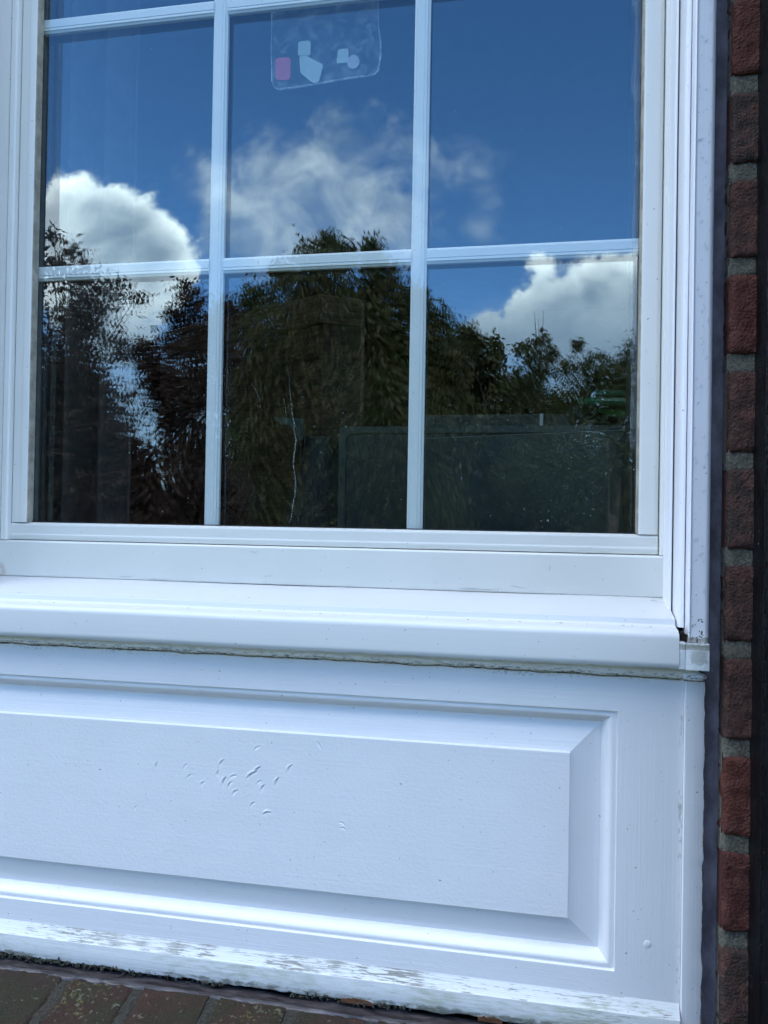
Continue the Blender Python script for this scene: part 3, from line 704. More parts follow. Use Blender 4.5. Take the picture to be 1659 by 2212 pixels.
def trimf(bm):
    def jit(co, j):
        d = Vector((0, nz(co.x, 11, 3)*.0004, 0))
        if co.z < .968: d.z = .0035*noise.fractal(Vector((co.x*28, 3, 1)), 1., 2., 4) - .0020*max(0, nz(co.x, 4, 3))
        return d
    extrude(bm, [(-.075, 1.0012), (-.0800, 1.0012), (-.0858, .9895), (-.0874, .9878), (-.0880, .9800), (-.0885, .9655), (-.0875, .9635), (-.075, .9635)], PX0, .1662, 'x', 420, jit)
part('bottom_trim', PAINT_T, trimf, pan, ang=30)
def cornerf(bm):
    def jit(co, j):
        d = Vector((0, 0, 0))
        if co.x > .186: d.x = -.0006+.0019*noise.fractal(Vector((co.z*40, 1, 5)), 1., 2., 4)
        return d
    extrude(bm, [(.1670, -.056), (.1672, -.0822), (.1680, -.0834), (.1864, -.0834), (.1876, -.0826), (.1880, -.0800), (.1872, -.056)], .9400, 1.3372, 'z', 240, jit)
part('corner_board', PAINT_Z, cornerf, pan, ang=40)
rr_ = random.Random(8); EDGE_M = simple('bare_timber_edge', (.16, .10, .06), .9, 500, .6)
for i in range(26):
    z_ = rr_.uniform(.96, 1.32); r_ = rr_.uniform(.0007, .0018); q_ = (rr_.uniform(-.0006, .0003), rr_.uniform(-.001, .002), rr_.uniform(1.5, 5))
    part('paint_flake', EDGE_M, lambda b: bmesh.ops.create_icosphere(b, subdivisions=2, radius=1, matrix=Matrix.Translation((.1878+q_[0], -.0815+q_[1], z_)) @ Matrix.Diagonal((r_*.5, r_*.7, r_*q_[2], 1))), pan)
part('screw_cap', PAINT_F, lambda b: bmesh.ops.create_uvsphere(b, u_segments=20, v_segments=8, radius=1, matrix=Matrix.Translation((.134, -.0798, 1.059)) @ Matrix.Diagonal((.0042, .0008, .0045, 1))), pan, ang=180)
# caulk under the sill, cracked and mouldy
def edge(x): return 1.3405 - .0012 + .0015*noise.fractal(Vector((x*30, 2, 4)), 1., 2., 4) - .0045*max(0, (x+.05))*1.2
def caulkf(bm):
    n = 500; A = []; 
    for i in range(n+1):
        x = PX0+(.1800-PX0)*i/n; ze = edge(x)
        A.append([bm.verts.new(k) for k in ((x, -.0850+nz(x, 40)*.0008, 1.3520), (x, -.0872+nz(x, 60, 2)*.0008, 1.345), (x, -.0838+nz(x, 90, 2)*.0006, ze+.0022), (x, -.0810, ze), (x, -.0795, ze))])
    for i in range(n):
        for j in range(4): bm.faces.new((A[i][j], A[i][j+1], A[i+1][j+1], A[i+1][j]))
part('caulk_bead', CAULK_W, caulkf, pan, ang=60)
def crackf(bm):
    n = 1500; pv = None
    for i in range(n+1):
        x = PX0+(.163-PX0)*i/n; ze = edge(x)
        wd = max(.00012, .0002+.0020*noise.fractal(Vector((x*55, 8, 4)), 1., 2., 5)+.0010*nz(x, 6, 3)) * (.75 if x > -.35 else 1.)
        c = ze + .0006*nz(x, 70, 6)
        a, b_ = bm.verts.new((x, -.0829, c+wd*.35)), bm.verts.new((x, -.0804, c-wd*.55))
        if pv: bm.faces.new((pv[0], a, b_, pv[1]))
        pv = (a, b_)
    bmesh.ops.delete(bm, geom=[v_ for v_ in bm.verts if not v_.link_faces], context='VERTS')
part('mould_and_crack_shadow', DIRT_SHADOW, crackf, pan, smooth=False)  # dark strip draws both the mould in the crack and its shadow
def lumps(bm):
    bmesh.ops.create_icosphere(bm, subdivisions=3, radius=1, matrix=Matrix.Translation((.176, -.0850, 1.3430)) @ Matrix.Diagonal((.0125, .006, .0050, 1)))
    for v_ in bm.verts: v_.co += Vector((nz(v_.co.x, 200, 1), nz(v_.co.z, 300, 2), nz(v_.co.x+v_.co.z, 250, 3)))*.0006
part('caulk_blob', CAULK_W, lumps, pan, ang=180)
# rotten lower edge
def crud(bm):
    rr = random.Random(2)
    for i in range(1500):
        x = rr.uniform(-.66, .17)
        if nz(x, 9, 12) + .35 < rr.random()*.6: continue
        r = rr.uniform(.0006, .0022); z = .9625+rr.gauss(0, .0018)
        bmesh.ops.create_icosphere(bm, subdivisions=1, radius=1, matrix=Matrix.Translation((x, -.0868+rr.uniform(-.0025, .004), z)) @ Matrix.Rotation(rr.random()*3, 4, 'Y') @ Matrix.Diagonal((r*1.6, r, r*.7, 1)))
part('mossy_edge', CRUD, crud, pan)['kind'] = 'stuff'
for (x, L, z) in ((-.175, .036, .9652), (-.028, .026, .9652)):
    def rotf(bm):
        pts = []
        for k in range(13):
            t = k/12; pts.append((x-L/2+L*t, z-.001+.0024*math.sin(math.pi*t)**.5*(1+.9*nz(t, 14, x*9))))
        pts += [(x+L/2, z-.004), (x-L/2, z-.004)]
        slab(bm, pts, -.0893, -.087)
    part('bare_wood_patch', ROT, rotf, pan, smooth=False)

# sealant
sv = thing('sealant_strip', 'dark glossy vertical sealant strip between the white casing and the bricks', 'sealant', (.195, -.06, .9))
def sealf(bm):
    n = 260; rows = []
    for i in range(n+1):
        z = .93+(2.88-.93)*i/n
        e = .2052+.0012*nz(z, 30, 2)+.0018*max(0, nz(z, 12, 8))
        rows.append([bm.verts.new(k) for k in ((.1872, -.0560, z), (.1890, -.0600+.0006*nz(z, 20, 4), z), (.1945, -.0625+.0010*nz(z, 25, 1), z), (.2000, -.0640+.0010*nz(z, 33, 5), z), (e, -.0690, z), (e+.004, -.060, z))])
    for i in range(n):
        for j in range(5): bm.faces.new((rows[i][j], rows[i][j+1], rows[i+1][j+1], rows[i+1][j]))
part('bead', CAULK_DARK, sealf, sv, ang=60)
def bubbles(bm):
    rr = random.Random(31)
    for i in range(170):
        z = rr.uniform(.98, 2.1); x = rr.uniform(.1895, .2045); r = rr.choice((.0003, .0004, .0006, .0009))
        bmesh.ops.create_icosphere(bm, subdivisions=1, radius=1, matrix=Matrix.Translation((x, -.0632-(x-.19)*.25, z)) @ Matrix.Diagonal((r, r*.6, r*1.2, 1)))
part('rain_drop', WATER, bubbles, sv, ang=180)['kind'] = 'stuff'
sh = thing('sealant_bead', 'wet violet grey sealant bead under the panel along the brick sill', 'sealant', (-.7, -.1, .95))
def seal2(bm):
    n = 500; rows = []
    for i in range(n+1):
        x = PX0+(.1872-PX0)*i/n
        rows.append([bm.verts.new(k) for k in ((x, -.0800, .9560), (x, -.0960, .9560+.0006*nz(x, 30, 1)), (x, -.1020+.001*nz(x, 40, 2), .9600+.0008*nz(x, 35, 3)), (x, -.1095+.002*nz(x, 28, 4), .9620+.0006*nz(x, 50, 9)), (x, -.1120+.0028*nz(x, 45, 5), .9600), (x, -.1135+.0028*nz(x, 45, 5), .9550))])
    for i in range(n):
        for j in range(5): bm.faces.new((rows[i][j], rows[i][j+1], rows[i+1][j+1], rows[i+1][j]))
part('bead', CAULK_WET, seal2, sh, ang=60)

# ============================================================ black door frame at the right
df = thing('door_frame', 'black painted timber door frame with cracked paint right of the brick strip', 'door frame', (.28, -.15, 0))
def postf(x0, x1):
    return lambda b: extrude(b, roundp([(x0, -.0500), (x0, -.1250), (x0+.0030, -.1262), (x0+.0030, -.1700), (x0-.0010, -.1740), (x0, -.2300), (x1, -.2300), (x1, -.05)], [0, .001, .001, .002, .002, .006, .006, 0], 3), .03, 2.35, 'z', 90, lambda co, j: Vector((nz(co.z, 14, 3)*.0006, 0, 0)))
part('post', BLACKP, postf(.2300, .33), df); part('post', BLACKP, postf(1.26, 1.36), df)
part('lintel', BLACKP, lambda b: box(b, .20, 1.39, -.24, -.05, 2.3505, 2.50, .006), df)
def wetd(bm):
    rr = random.Random(77)
    for i in range(160):
        z = rr.uniform(1.0, 2.1); y = rr.uniform(-.185, -.095); r = rr.choice((.0003, .0004, .0006))
        x = .2300 if y > -.125 else (.2330 if y > -.17 else .2293)
        bmesh.ops.create_icosphere(bm, subdivisions=1, radius=1, matrix=Matrix.Translation((x, y, z)) @ Matrix.Diagonal((r*.6, r, r*1.2, 1)))
part('rain_drop', WATER, wetd, df, ang=180)['kind'] = 'stuff'
dd = thing('front_door', 'black panelled front door inside the black door frame', 'door', (.8, -.1, .03))
part('leaf', BLACKP, lambda b: box(b, .3305, 1.2595, -.14, -.0900, .04, 2.35, .002), dd)
for (a, b_, c, d) in ((.42, .75, 1.25, 2.2), (.84, 1.17, 1.25, 2.2), (.42, .75, .2, 1.1), (.84, 1.17, .2, 1.1)):
    part('door_panel', BLACKP, lambda b: box(b, a, b_, -.1500, -.1402, c, d, .004), dd)
hd = part('door_handle', simple('brass', (.6, .45, .2), .3, metallic=1.), lambda b: tube(b, [(.40, -.14, 1.05), (.40, -.19, 1.05), (.45, -.195, 1.05), (.51, -.19, 1.05)], [.010, .009, .009, .008], 10), dd)

# ============================================================ things seen through the glass
bag = thing('plastic_sheet', 'hazy clear plastic sheet with stuck gel shapes hanging behind the top middle pane', 'plastic sheet', (-.26, .024, 2.07))
sh_ = [(-.3375, 2.262), (-.3371, 2.1792), (-.3367, 2.1354), (-.3365, 2.1135), (-.3357, 2.0915), (-.3349, 2.074), (-.332, 2.0661), (-.3255, 2.0618), (-.3071, 2.0624), (-.2758, 2.0644), (-.2405, 2.0677), (-.2078, 2.0691), (-.1971, 2.0707), (-.1924, 2.0751), (-.1899, 2.093), (-.19, 2.1122), (-.1934, 2.1317), (-.1944, 2.1638), (-.195, 2.262)]
def sheetf(bm):
    bm.faces.new([bm.verts.new((a, .0275, b_)) for a, b_ in sh_])
part('sheet', SHEETM, sheetf, bag, smooth=False)
part('rim', SHEETE, lambda b: tube(b, [(a, .0272, b_) for a, b_ in sh_], [.0008]*6+[.0009, .0012, .0013, .0011, .0015, .0012, .0012, .0012, .0015, .0013, .0009, .0007, .0007], 6), bag)
def gel(nm, mat, pts, lab, r=.004):
    o = part(nm, mat, lambda b: slab(b, roundp(pts, r, 5), .0248, .0262), bag); o['label'] = lab
def circ(x, z, rx, rz, n=20): return [(x+rx*math.cos(t*2*math.pi/n), z+rz*math.sin(t*2*math.pi/n)) for t in range(n)]
gel('gel_sticker', GELW, [(-.2992, 2.1212), (-.2824, 2.1212), (-.2825, 2.1018), (-.2992, 2.1023)], 'rounded white gel square above the five sided one')
gel('gel_sticker', GELW, [(-.2975, 2.1017), (-.2865, 2.1012), (-.2752, 2.0935), (-.2650, 2.0883), (-.2703, 2.0668), (-.2758, 2.0648), (-.2814, 2.0675), (-.2955, 2.0802)], 'large white five sided gel shape', .0025)
gel('gel_sticker', GELW, [(-.2455, 2.1058), (-.2318, 2.1058), (-.2317, 2.0878), (-.2473, 2.0878)], 'small white gel square beside the round one', .003)
gel('gel_sticker', GELL, circ(-.2251, 2.0878, .0080, .0088), 'round pale lilac gel disc', 0)
gel('gel_sticker', GELR, [(-.3300, 2.1023), (-.3093, 2.1018), (-.3091, 2.0720), (-.3292, 2.0735)], 'red gel rectangle in the lower left corner', .005)
gel('gel_sticker', GELD, circ(-.2648, 2.1271, .0067, .0090), 'dark blue gel oval', 0)
gel('gel_sticker', GELD, circ(-.2620, 2.0966, .0085, .0088), 'dark round gel disc', 0)
gel('gel_sticker', GELD, circ(-.2486, 2.1280, .0040, .0130), 'dark narrow leaf shaped gel', 0)
gel('gel_sticker', GELG, circ(-.305, 2.166, .010, .006), 'green gel strip at the top of the plastic sheet', 0)

def rotz(bm, c, a):
    bmesh.ops.rotate(bm, verts=bm.verts, cent=c, matrix=Matrix.Rotation(a, 3, 'Z'))
mon = thing('monitor', 'dark grey screen back with rounded corners standing behind the middle and right lower panes', 'monitor', (-.05, .12, 1.20))
MONM = simple('grey_plastic_back', (.018, .023, .024), .35, 5, .12); MONR = simple('grey_plastic_rim', (.038, .046, .046), .3, 5, .1)
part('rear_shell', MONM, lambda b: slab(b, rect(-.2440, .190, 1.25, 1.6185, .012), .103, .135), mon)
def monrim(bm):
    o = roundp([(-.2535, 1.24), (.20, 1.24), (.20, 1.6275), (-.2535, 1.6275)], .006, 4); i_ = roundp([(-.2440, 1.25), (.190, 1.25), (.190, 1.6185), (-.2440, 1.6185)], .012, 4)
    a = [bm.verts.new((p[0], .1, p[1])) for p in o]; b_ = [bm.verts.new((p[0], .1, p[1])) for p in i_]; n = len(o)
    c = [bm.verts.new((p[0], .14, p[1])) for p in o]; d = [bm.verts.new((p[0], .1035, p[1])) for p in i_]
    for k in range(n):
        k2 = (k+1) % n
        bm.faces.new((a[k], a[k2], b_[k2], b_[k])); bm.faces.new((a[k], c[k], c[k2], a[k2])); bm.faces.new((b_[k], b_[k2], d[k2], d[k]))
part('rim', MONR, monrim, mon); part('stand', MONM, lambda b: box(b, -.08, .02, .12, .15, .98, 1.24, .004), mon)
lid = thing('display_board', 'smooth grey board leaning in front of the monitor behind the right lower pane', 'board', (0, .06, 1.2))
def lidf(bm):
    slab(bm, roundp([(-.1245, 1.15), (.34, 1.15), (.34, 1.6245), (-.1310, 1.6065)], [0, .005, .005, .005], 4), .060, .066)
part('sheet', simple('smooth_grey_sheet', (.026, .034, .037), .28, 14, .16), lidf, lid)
part('edge_trim', simple('light_edge', (.16, .19, .19), .3), lambda b: tube(b, [(-.1300, .0605, 1.6062), (.34, .0605, 1.6248)], [.0006, .0006], 5), lid)
desk = thing('desk', 'dark wooden desk inside the room below the window', 'desk', (0, .4, .3))
WOOD = simple('brown_wood', (.13, .070, .042), .5, 10, .5, .001, .6, stretch=(1, 1, 8)); WOODP = simple('brown_wood_plank', (.21, .115, .07), .5, 14, .55, .001, .6, stretch=(.6, 1, 9))
part('top', WOOD, lambda b: box(b, -.62, .9, .09, .75, .955, .98, .003), desk)
for (a, c) in ((-.60, .12), (.85, .12), (-.60, .70), (.85, .70)): part('leg', WOOD, lambda b: box(b, a, a+.04, c, c+.04, .30, .955, .002), desk)
tub = thing('green_tub', 'green plastic tub with dark rim behind the right pane above the monitor', 'tub', (.15, .3, 1.64))
GREENP = simple('green_plastic', (.012, .13, .07), .35, 8, .2); GREENB = simple('bright_green_plastic', (.03, .42, .07), .35, 60, .5, stretch=(.2, 1, 1))
def arc(x, z, rx, rz, y, ry, a0, a1, n=20): return [(x+rx*math.cos(R(a0+(a1-a0)*t/n)), y+ry*math.sin(R(a0+(a1-a0)*t/n)), z+rz*math.sin(R(a0+(a1-a0)*t/n))) for t in range(n+1)]
part('rim', GREENP, lambda b: tube(b, arc(.163, 1.690, .078, .009, .3, .05, 100, 260), [.003]+[.006]*19+[.004], 8), tub)
part('rim', GREENP, lambda b: slab(b, rect(.10, .24, 1.693, 1.700, .003), .26, .30), tub)
part('bowl', simple('black_plastic', (.012, .014, .014), .4), lambda b: slab(b, roundp([(.070, 1.684), (.078, 1.668), (.115, 1.652), (.24, 1.640), (.25, 1.690), (.10, 1.690)], .006, 4), .31, .42), tub)
part('band', GREENB, lambda b: slab(b, roundp([(.108, 1.677), (.24, 1.671), (.24, 1.662), (.125, 1.666)], .003, 4), .295, .305), tub)
sh2 = thing('wall_shelf', 'white shelf board carrying the green tub and a pale box inside the room', 'shelf', (.1, .5, 1.63))
part('board', simple('shelf_grey', (.04, .045, .045), .5), lambda b: box(b, -.20, .45, .27, .60, 1.622, 1.636, .001), sh2)
part('bracket', BLACKR, lambda b: box(b, .30, .32, .28, .60, 1.20, 1.622), sh2)
bx = thing('paper_box', 'pale low cardboard box on the shelf behind the right pane', 'box', (-.05, .5, 1.64))
part('side', simple('pale_card', (.08, .078, .07), .8), lambda b: box(b, -.19, .075, .44, .58, 1.637, 1.690, .001), bx)
part('label_tag', simple('white_tag', (.75, .75, .72), .6), lambda b: box(b, .024, .030, .434, .4395, 1.664, 1.690), bx)
cab = thing('wooden_cabinet', 'tall dark brown wooden cabinet with a plank cornice deep inside the room', 'cabinet', (-.56, 1.3, .3))
def cabf(bm, z0, z1, e):
    P = [(-.606-e*.3, 1.30-e), (-.50+e*.4, 1.36-e*.3), (-.50+e*.4, 1.95), (-1.35-e, 1.95), (-1.35-e, 1.72-e)]
    a = [bm.verts.new((x, y, z0)) for x, y in P]; b_ = [bm.verts.new((x, y, z1)) for x, y in P]; n = len(P)
    bm.faces.new(a[::-1]); bm.faces.new(b_)
    for i in range(n): bm.faces.new((a[i], a[(i+1) % n], b_[(i+1) % n], b_[i]))
part('body', WOOD, lambda b: cabf(b, .3, 2.09, 0), cab, smooth=False); part('cornice', WOODP, lambda b: cabf(b, 2.0905, 2.175, .02), cab, smooth=False)
part('plank', WOODP, lambda b: box(b, -.498, -.488, 1.34, 1.37, .3, 2.14), cab, smooth=False)
mug = thing('dark_vase', 'dark rounded vase standing on the desk behind the middle lower pane', 'vase', (-.33, .35, .98))
def lathe(bm, cx, cy_, prof, n=24):
    R_ = [[bm.verts.new((cx+r*math.cos(k*2*math.pi/n), cy_+r*math.sin(k*2*math.pi/n), z)) for k in range(n)] for r, z in prof]
    for i in range(len(R_)-1):
        for k in range(n): bm.faces.new((R_[i][k], R_[i][(k+1) % n], R_[i+1][(k+1) % n], R_[i+1][k]))
part('body', simple('black_glaze', (.008, .009, .009), .7), lambda b: lathe(b, -.345, .35, [(.001, .98), (.07, .985), (.10, 1.2), (.08, 1.45), (.05, 1.56), (.035, 1.60), (.03, 1.64), (.001, 1.64)]), mug)
note = thing('small_card', 'small pale green and white card behind the middle lower pane', 'card', (-.42, .45, 1.68))
part('sheet', simple('pale_green_card', (.06, .09, .075), .7), lambda b: slab(b, [(-.468, 1.690), (-.410, 1.687), (-.410, 1.648), (-.424, 1.648), (-.424, 1.672), (-.455, 1.676)], .450, .453), note, smooth=False)
part('clip', BLACKR, lambda b: box(b, -.418, -.414, .454, .47, 1.60, 1.66), note)
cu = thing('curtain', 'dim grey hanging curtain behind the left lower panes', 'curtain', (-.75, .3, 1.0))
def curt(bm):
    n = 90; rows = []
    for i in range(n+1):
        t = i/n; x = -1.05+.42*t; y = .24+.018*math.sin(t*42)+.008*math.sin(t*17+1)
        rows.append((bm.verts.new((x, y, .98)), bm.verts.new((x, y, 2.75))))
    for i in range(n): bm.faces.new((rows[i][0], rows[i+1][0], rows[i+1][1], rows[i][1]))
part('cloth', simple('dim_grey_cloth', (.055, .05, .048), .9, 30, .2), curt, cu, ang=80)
part('rod', BLACKR, lambda b: tube(b, [(-1.15, .24, 2.76), (-.55, .24, 2.76)], [.01, .01], 8), cu)

# ============================================================ garden mirrored in the glass
def leaf_mat(name, c1, c2, c3, back=.25):
    m, g = new_mat(name)
    ri = g.n('ShaderNodeNewGeometry').outputs['Random Per Island']; pos = g.n('ShaderNodeNewGeometry').outputs['Position']
    b = g.noise(pos, 1.1, 3, .6)
    c = g.mix(g.ss(b, .4, .65), (*c1, 1), (*c2, 1)); c = g.mix(g.m('MULTIPLY', ri, .5), c, (*c3, 1))
    d = g.n('ShaderNodeBsdfPrincipled', {'Base Color': c, 'Roughness': .6, 'Specular IOR Level': .2}); t = g.n('ShaderNodeBsdfTranslucent', {0: c})
    mx = g.n('ShaderNodeMixShader', {0: back, 1: d.outputs[0], 2: t.outputs[0]}); g.n('ShaderNodeOutputMaterial', {0: mx.outputs[0]})
    return m
BARK = simple('bark', (.06, .045, .035), .9, 20, .4, .01, 1.)
L_PLUM = leaf_mat('dark_purple_leaves', (.026, .012, .015), (.036, .018, .016), (.035, .030, .018))
L_WEEP = leaf_mat('olive_drooping_leaves', (.030, .038, .014), (.056, .046, .020), (.034, .052, .016))
L_GREEN = leaf_mat('mid_green_leaves', (.028, .042, .015), (.045, .055, .018), (.055, .050, .020))
L_BUSH = leaf_mat('mauve_bush_leaves', (.038, .028, .032), (.030, .034, .022), (.05, .03, .035))
L_HEDGE = leaf_mat('dark_hedge_leaves', (.025, .038, .014), (.035, .05, .018), (.02, .03, .012))
import numpy as np
def foliage(name, blobs, n, size, mat, parent, seed, droop=.3, depth=1., aspect=.5, shell=.45, clump=.22, nper=14):
    rr = np.random.default_rng(seed)
    B = np.array(blobs, float); w_ = B[:, 3]**2; w_ /= w_.sum()
    nc = max(1, n//nper)
    idx = rr.choice(len(B), nc, p=w_)
    d = rr.normal(size=(nc, 3)); d /= np.linalg.norm(d, axis=1)[:, None]
    rad = rr.uniform(shell, 1.08, nc)**.8
    cen = B[idx, :3] + d*(B[idx, 3]*rad)[:, None]*np.array([1, depth, .9])
    cl = np.repeat(cen, nper, 0); br = np.repeat(B[idx, 3], nper)
    off = rr.normal(size=(len(cl), 3))*np.minimum(br*clump, size*5)[:, None]; off[:, 2] -= np.abs(rr.normal(size=len(cl)))*droop*np.minimum(br, .5)*.5
    p = cl + off; N_ = len(p)
    a = rr.normal(size=(N_, 3)); a[:, 2] -= droop*2.2; a /= np.linalg.norm(a, axis=1)[:, None]
    b = np.cross(a, rr.normal(size=(N_, 3))); b /= np.linalg.norm(b, axis=1)[:, None]
    s = size*rr.uniform(.6, 1.3, N_)[:, None]
    V = np.empty((N_, 4, 3)); V[:, 0] = p - a*s*.5; V[:, 1] = p + b*s*aspect*.5; V[:, 2] = p + a*s*.5; V[:, 3] = p - b*s*aspect*.5
    V = V.reshape(-1, 3) - np.array(parent['bx'])
    me = bpy.data.meshes.new(name); me.vertices.add(N_*4); me.vertices.foreach_set('co', V.ravel())
    me.loops.add(N_*4); me.loops.foreach_set('vertex_index', np.arange(N_*4, dtype=np.int32))
    me.polygons.add(N_); me.polygons.foreach_set('loop_start', np.arange(0, N_*4, 4, dtype=np.int32)); me.polygons.foreach_set('loop_total', np.full(N_, 4, dtype=np.int32))
    me.update(); me.validate(); me.materials.append(mat)
    o = bpy.data.objects.new(name, me); C.objects.link(o); o.parent = parent; return o
def tree(label, base, blobs, n, size, mat, seed, group, trunk_r=.12, depth=1., name='tree', cat='tree', ydist=None, low=None, low_n=0, **k):
    t = thing(name, label, cat, base, group)
    rr = random.Random(seed)
    bl = [(x, base[1]+(rr.uniform(-1, 1)*r*1.1 if ydist is None else rr.uniform(-1, 1)*ydist), z, r) for x, z, r in blobs]
    foliage('crown', bl, n, size, mat, t, seed, depth=depth, **k)
    if low: foliage('crown', [(x, base[1]+rr.uniform(-.3, .3), z, r) for x, z, r in low], low_n, size*1.25, mat, t, seed+9, droop=.4, clump=.3)
    bm = nb(); top = max(b[2] for b in bl); bx_, by_, bz = base
    cxm = sum(b[0] for b in bl)/len(bl); ax = [(bx_+(cxm-bx_)*t_*.6 + nz(t_*3, 1, seed)*.15, by_+nz(t_*3, 1, seed+4)*.15, bz-.1+(top*.82)*t_) for t_ in [q/9 for q in range(10)]]
    tube(bm, ax, [trunk_r*(1-.85*q/9)+.008 for q in range(10)], 8)
    for b in bl:
        k0 = min(8, max(1, int((b[2]-b[3]*.8)/(top*.82)*9*.7))); s0 = Vector(ax[k0]); e = Vector(b[:3]); mid = (s0+e)/2 + Vector((0, 0, .12*(e-s0).length))
        r0 = trunk_r*(1-.85*k0/9)*.45+.004
        tube(bm, [s0, s0*.55+mid*.45+Vector((nz(b[0], 3, 1), 0, 0))*.1, mid, mid*.4+e*.6, e], [r0, r0*.8, r0*.6, r0*.4, r0*.2], 5)
    link('trunk', bm, BARK, t)
    return t
tree('tall weeping olive green tree with layered drooping crown, mirrored in the middle panes', (-4.6, -17.08, 0),
     [(-4.89, 8.50, .22), (-5.20, 8.02, .34), (-4.45, 8.0, .38), (-3.80, 8.16, .33), (-3.50, 7.47, .5), (-6.0, 7.68, .28), (-6.5, 6.98, .45), (-7.0, 6.30, .5), (-2.8, 6.95, .42), (-2.30, 6.38, .5), (-4.92, 6.96, .85), (-3.75, 6.5, .85), (-5.6, 5.84, .95), (-2.7, 5.35, 1.), (-3.95, 4.89, 1.15), (-6.4, 4.82, .9), (-4.86, 3.66, 1.2), (-3.02, 3.65, 1.2), (-6.3, 3.1, .95), (-1.85, 5.5, .5), (-4.5, 2.0, 1.3), (-2.8, 2.0, 1.2), (-6.0, 1.8, 1.0), (-1.9, 3.9, .7)],
     80000, .16, L_WEEP, 1, 'garden trees facing the house', .22, low=[(-4.9, 6.2, .9), (-3.8, 5.9, .9), (-5.7, 5.0, 1.1), (-2.9, 4.8, 1.), (-4.3, 4.3, 1.4), (-6.1, 3.9, 1.1), (-3.1, 3.2, 1.3), (-5.0, 2.8, 1.5), (-6.2, 2.2, 1.2), (-2.4, 3.6, .9), (-3.6, 1.6, 1.4)], low_n=36000, droop=.9, aspect=.35, clump=.28)
tree('broad olive green tree right of the weeping one, mirrored at the right glazing bar', (-.9, -21.08, 0),
     [(-1.75, 6.65, .5), (-1.05, 6.30, .5), (-1.81, 5.46, .9), (-.74, 5.18, .9), (.0, 4.51, .8), (-1.51, 3.85, 1.1), (-.71, 3.45, 1.1), (-1.2, 2.2, 1.3), (.2, 3.0, .9)],
     30000, .17, L_WEEP, 2, 'garden trees facing the house', .2, droop=.5, aspect=.45)
tree('small round green tree with a bare sprig on top, mirrored in right lower pane', (.2, -18.08, 0),
     [(-.09, 5.83, .28), (.32, 5.95, .27), (.55, 5.62, .2), (.14, 5.24, .45), (-.18, 4.56, .65), (.12, 6.72, .05), (.34, 6.76, .05), (.22, 6.50, .05), (.27, 6.28, .06), (.1, 3.6, .8), (.3, 2.6, .9), (.72, 4.4, .38), (.8, 3.6, .6), (.9, 2.8, .7)],
     15000, .10, L_GREEN, 3, 'garden trees facing the house', .1, droop=.4, aspect=.5)
tree('bushy green tree mirrored at the right edge of the glass above the tub', (1.6, -14.08, 0),
     [(.98, 4.90, .16), (.81, 4.50, .24), (1.33, 4.55, .30), (1.75, 4.62, .28), (2.10, 4.9, .27), (1.42, 3.98, .6), (2.02, 3.97, .6), (.86, 3.72, .5), (1.43, 3.1, .75), (2.43, 4.41, .7), (3.0, 4.0, .8), (2.4, 3.0, .9), (1.5, 2.2, .9)],
     24000, .09, L_GREEN, 4, 'garden trees facing the house', .14, droop=.45, aspect=.5)
tree('open purple leaved plum tree mirrored in the left panes', (-4.6, -6.08, 0),
     [(-4.77, 4.36, .08), (-4.55, 4.2, .09), (-4.72, 4.02, .15), (-4.42, 3.9, .17), (-4.03, 3.76, .12), (-4.18, 3.62, .2), (-4.66, 3.63, .22), (-3.83, 3.69, .08), (-5.07, 3.83, .26), (-4.68, 3.16, .28), (-4.32, 2.98, .26), (-4.72, 2.59, .34), (-4.16, 2.58, .26), (-4.55, 2.02, .36), (-4.05, 2.21, .24), (-3.93, 1.79, .28), (-4.65, 1.55, .34), (-5.14, 2.5, .43), (-4.1, 1.3, .3), (-4.35, 3.38, .2), (-4.0, 3.2, .14)],
     16500, .065, L_PLUM, 5, None, .06, low=[(-4.75, 2.75, .35), (-4.45, 2.75, .22), (-4.72, 2.2, .45), (-4.3, 2.35, .28), (-4.5, 1.7, .45), (-4.05, 1.9, .35), (-5.2, 2.6, .5), (-4.0, 1.4, .4), (-4.6, 1.1, .5), (-3.75, 1.35, .25), (-3.85, 1.75, .2)], low_n=26000, droop=.5, aspect=.42, clump=.5, nper=7, shell=.1)
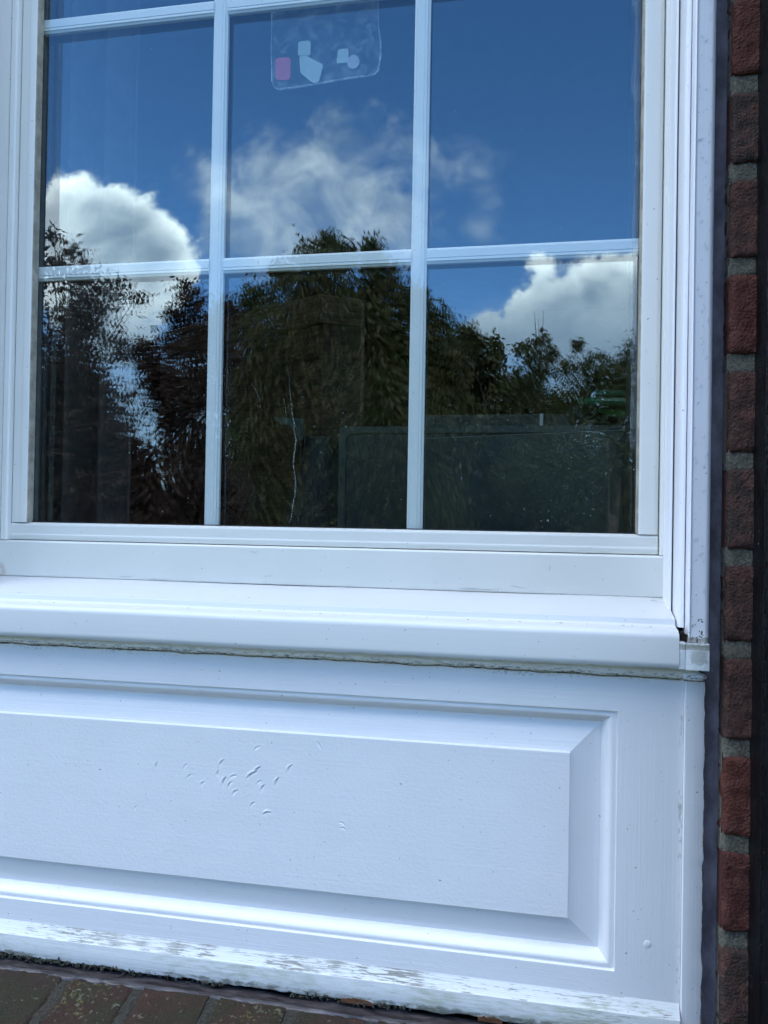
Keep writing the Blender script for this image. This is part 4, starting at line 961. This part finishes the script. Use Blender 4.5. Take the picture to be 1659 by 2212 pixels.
tree('slender sparse dark shrub mirrored between plum tree and weeping tree', (-3.75, -7.08, 0),
     [(-3.81, 4.05, .10), (-3.64, 3.9, .13), (-3.92, 3.80, .12), (-3.74, 3.62, .19), (-4.05, 3.5, .14), (-3.57, 3.46, .15), (-3.68, 3.14, .22), (-4.01, 3.1, .16), (-4.3, 3.4, .12), (-3.78, 2.83, .2), (-3.28, 3.86, .10), (-3.36, 3.66, .14), (-3.5, 2.85, .18), (-3.55, 2.5, .15), (-3.3, 3.3, .15), (-4.08, 2.95, .17), (-3.98, 2.6, .17), (-3.9, 2.25, .17), (-4.2, 3.2, .12)],
     11500, .065, L_PLUM, 6, None, .035, low=[(-3.6, 2.2, .2), (-3.5, 1.8, .3), (-3.4, 1.4, .35), (-3.75, 1.3, .3)], low_n=7000, name='shrub', cat='shrub', droop=.5, aspect=.42, clump=.55, nper=6, shell=.05)
tree('low mauve bush mirrored at the bottom of the left panes', (-5.2, -10.08, 0),
     [(-6.03, 2.03, .4), (-5.33, 1.9, .35), (-4.8, 2.4, .32), (-4.5, 1.9, .4), (-5.71, 1.67, .34), (-5.0, 2.55, .18), (-5.4, 1.3, .5), (-6.4, 1.5, .6), (-4.6, 1.2, .5), (-7.2, 2.2, .6), (-7.4, 3., .6), (-6.6, 2.3, .5)],
     14000, .06, L_BUSH, 7, None, .05, name='bush', cat='bush', droop=.2, aspect=.55)
for i, (hx, hy, hw, hh, lab) in enumerate(((-13, -20, 5.5, 3.4, 'long dark clipped hedge behind the purple leaved tree'), (-3, -20, 5.5, 2.7, 'long dark clipped hedge behind the weeping tree'), (7, -22, 6, 3.6, 'long dark hedge behind the bushy tree on the right'))):
    rr = random.Random(50+i)
    bl = [(hx+rr.uniform(-hw, hw), rr.uniform(.4, hh-.7), rr.uniform(.6, .9)) for _ in range(34)]
    tree(lab, (hx, hy, 0), bl, 26000, .13, L_HEDGE, 60+i, 'hedges at the end of the garden', .06, name='hedge', cat='hedge', ydist=.5, droop=.1, aspect=.6)
tree('big green tree left of the plum tree, past the mirrored view', (-12, -13, 0), [(-12+random.uniform(-2, 2), random.uniform(2.5, 6.5), random.uniform(.7, 1.2)) for _ in range(16)], 14000, .13, L_GREEN, 71, 'garden trees facing the house', .2)
tree('big green tree far right of the garden, past the mirrored view', (8, -15, 0), [(8+random.uniform(-2, 2), random.uniform(2.5, 6), random.uniform(.7, 1.2)) for _ in range(16)], 14000, .13, L_GREEN, 72, 'garden trees facing the house', .2)

for o in bpy.data.objects:
    if 'bx' in o.keys(): del o['bx']
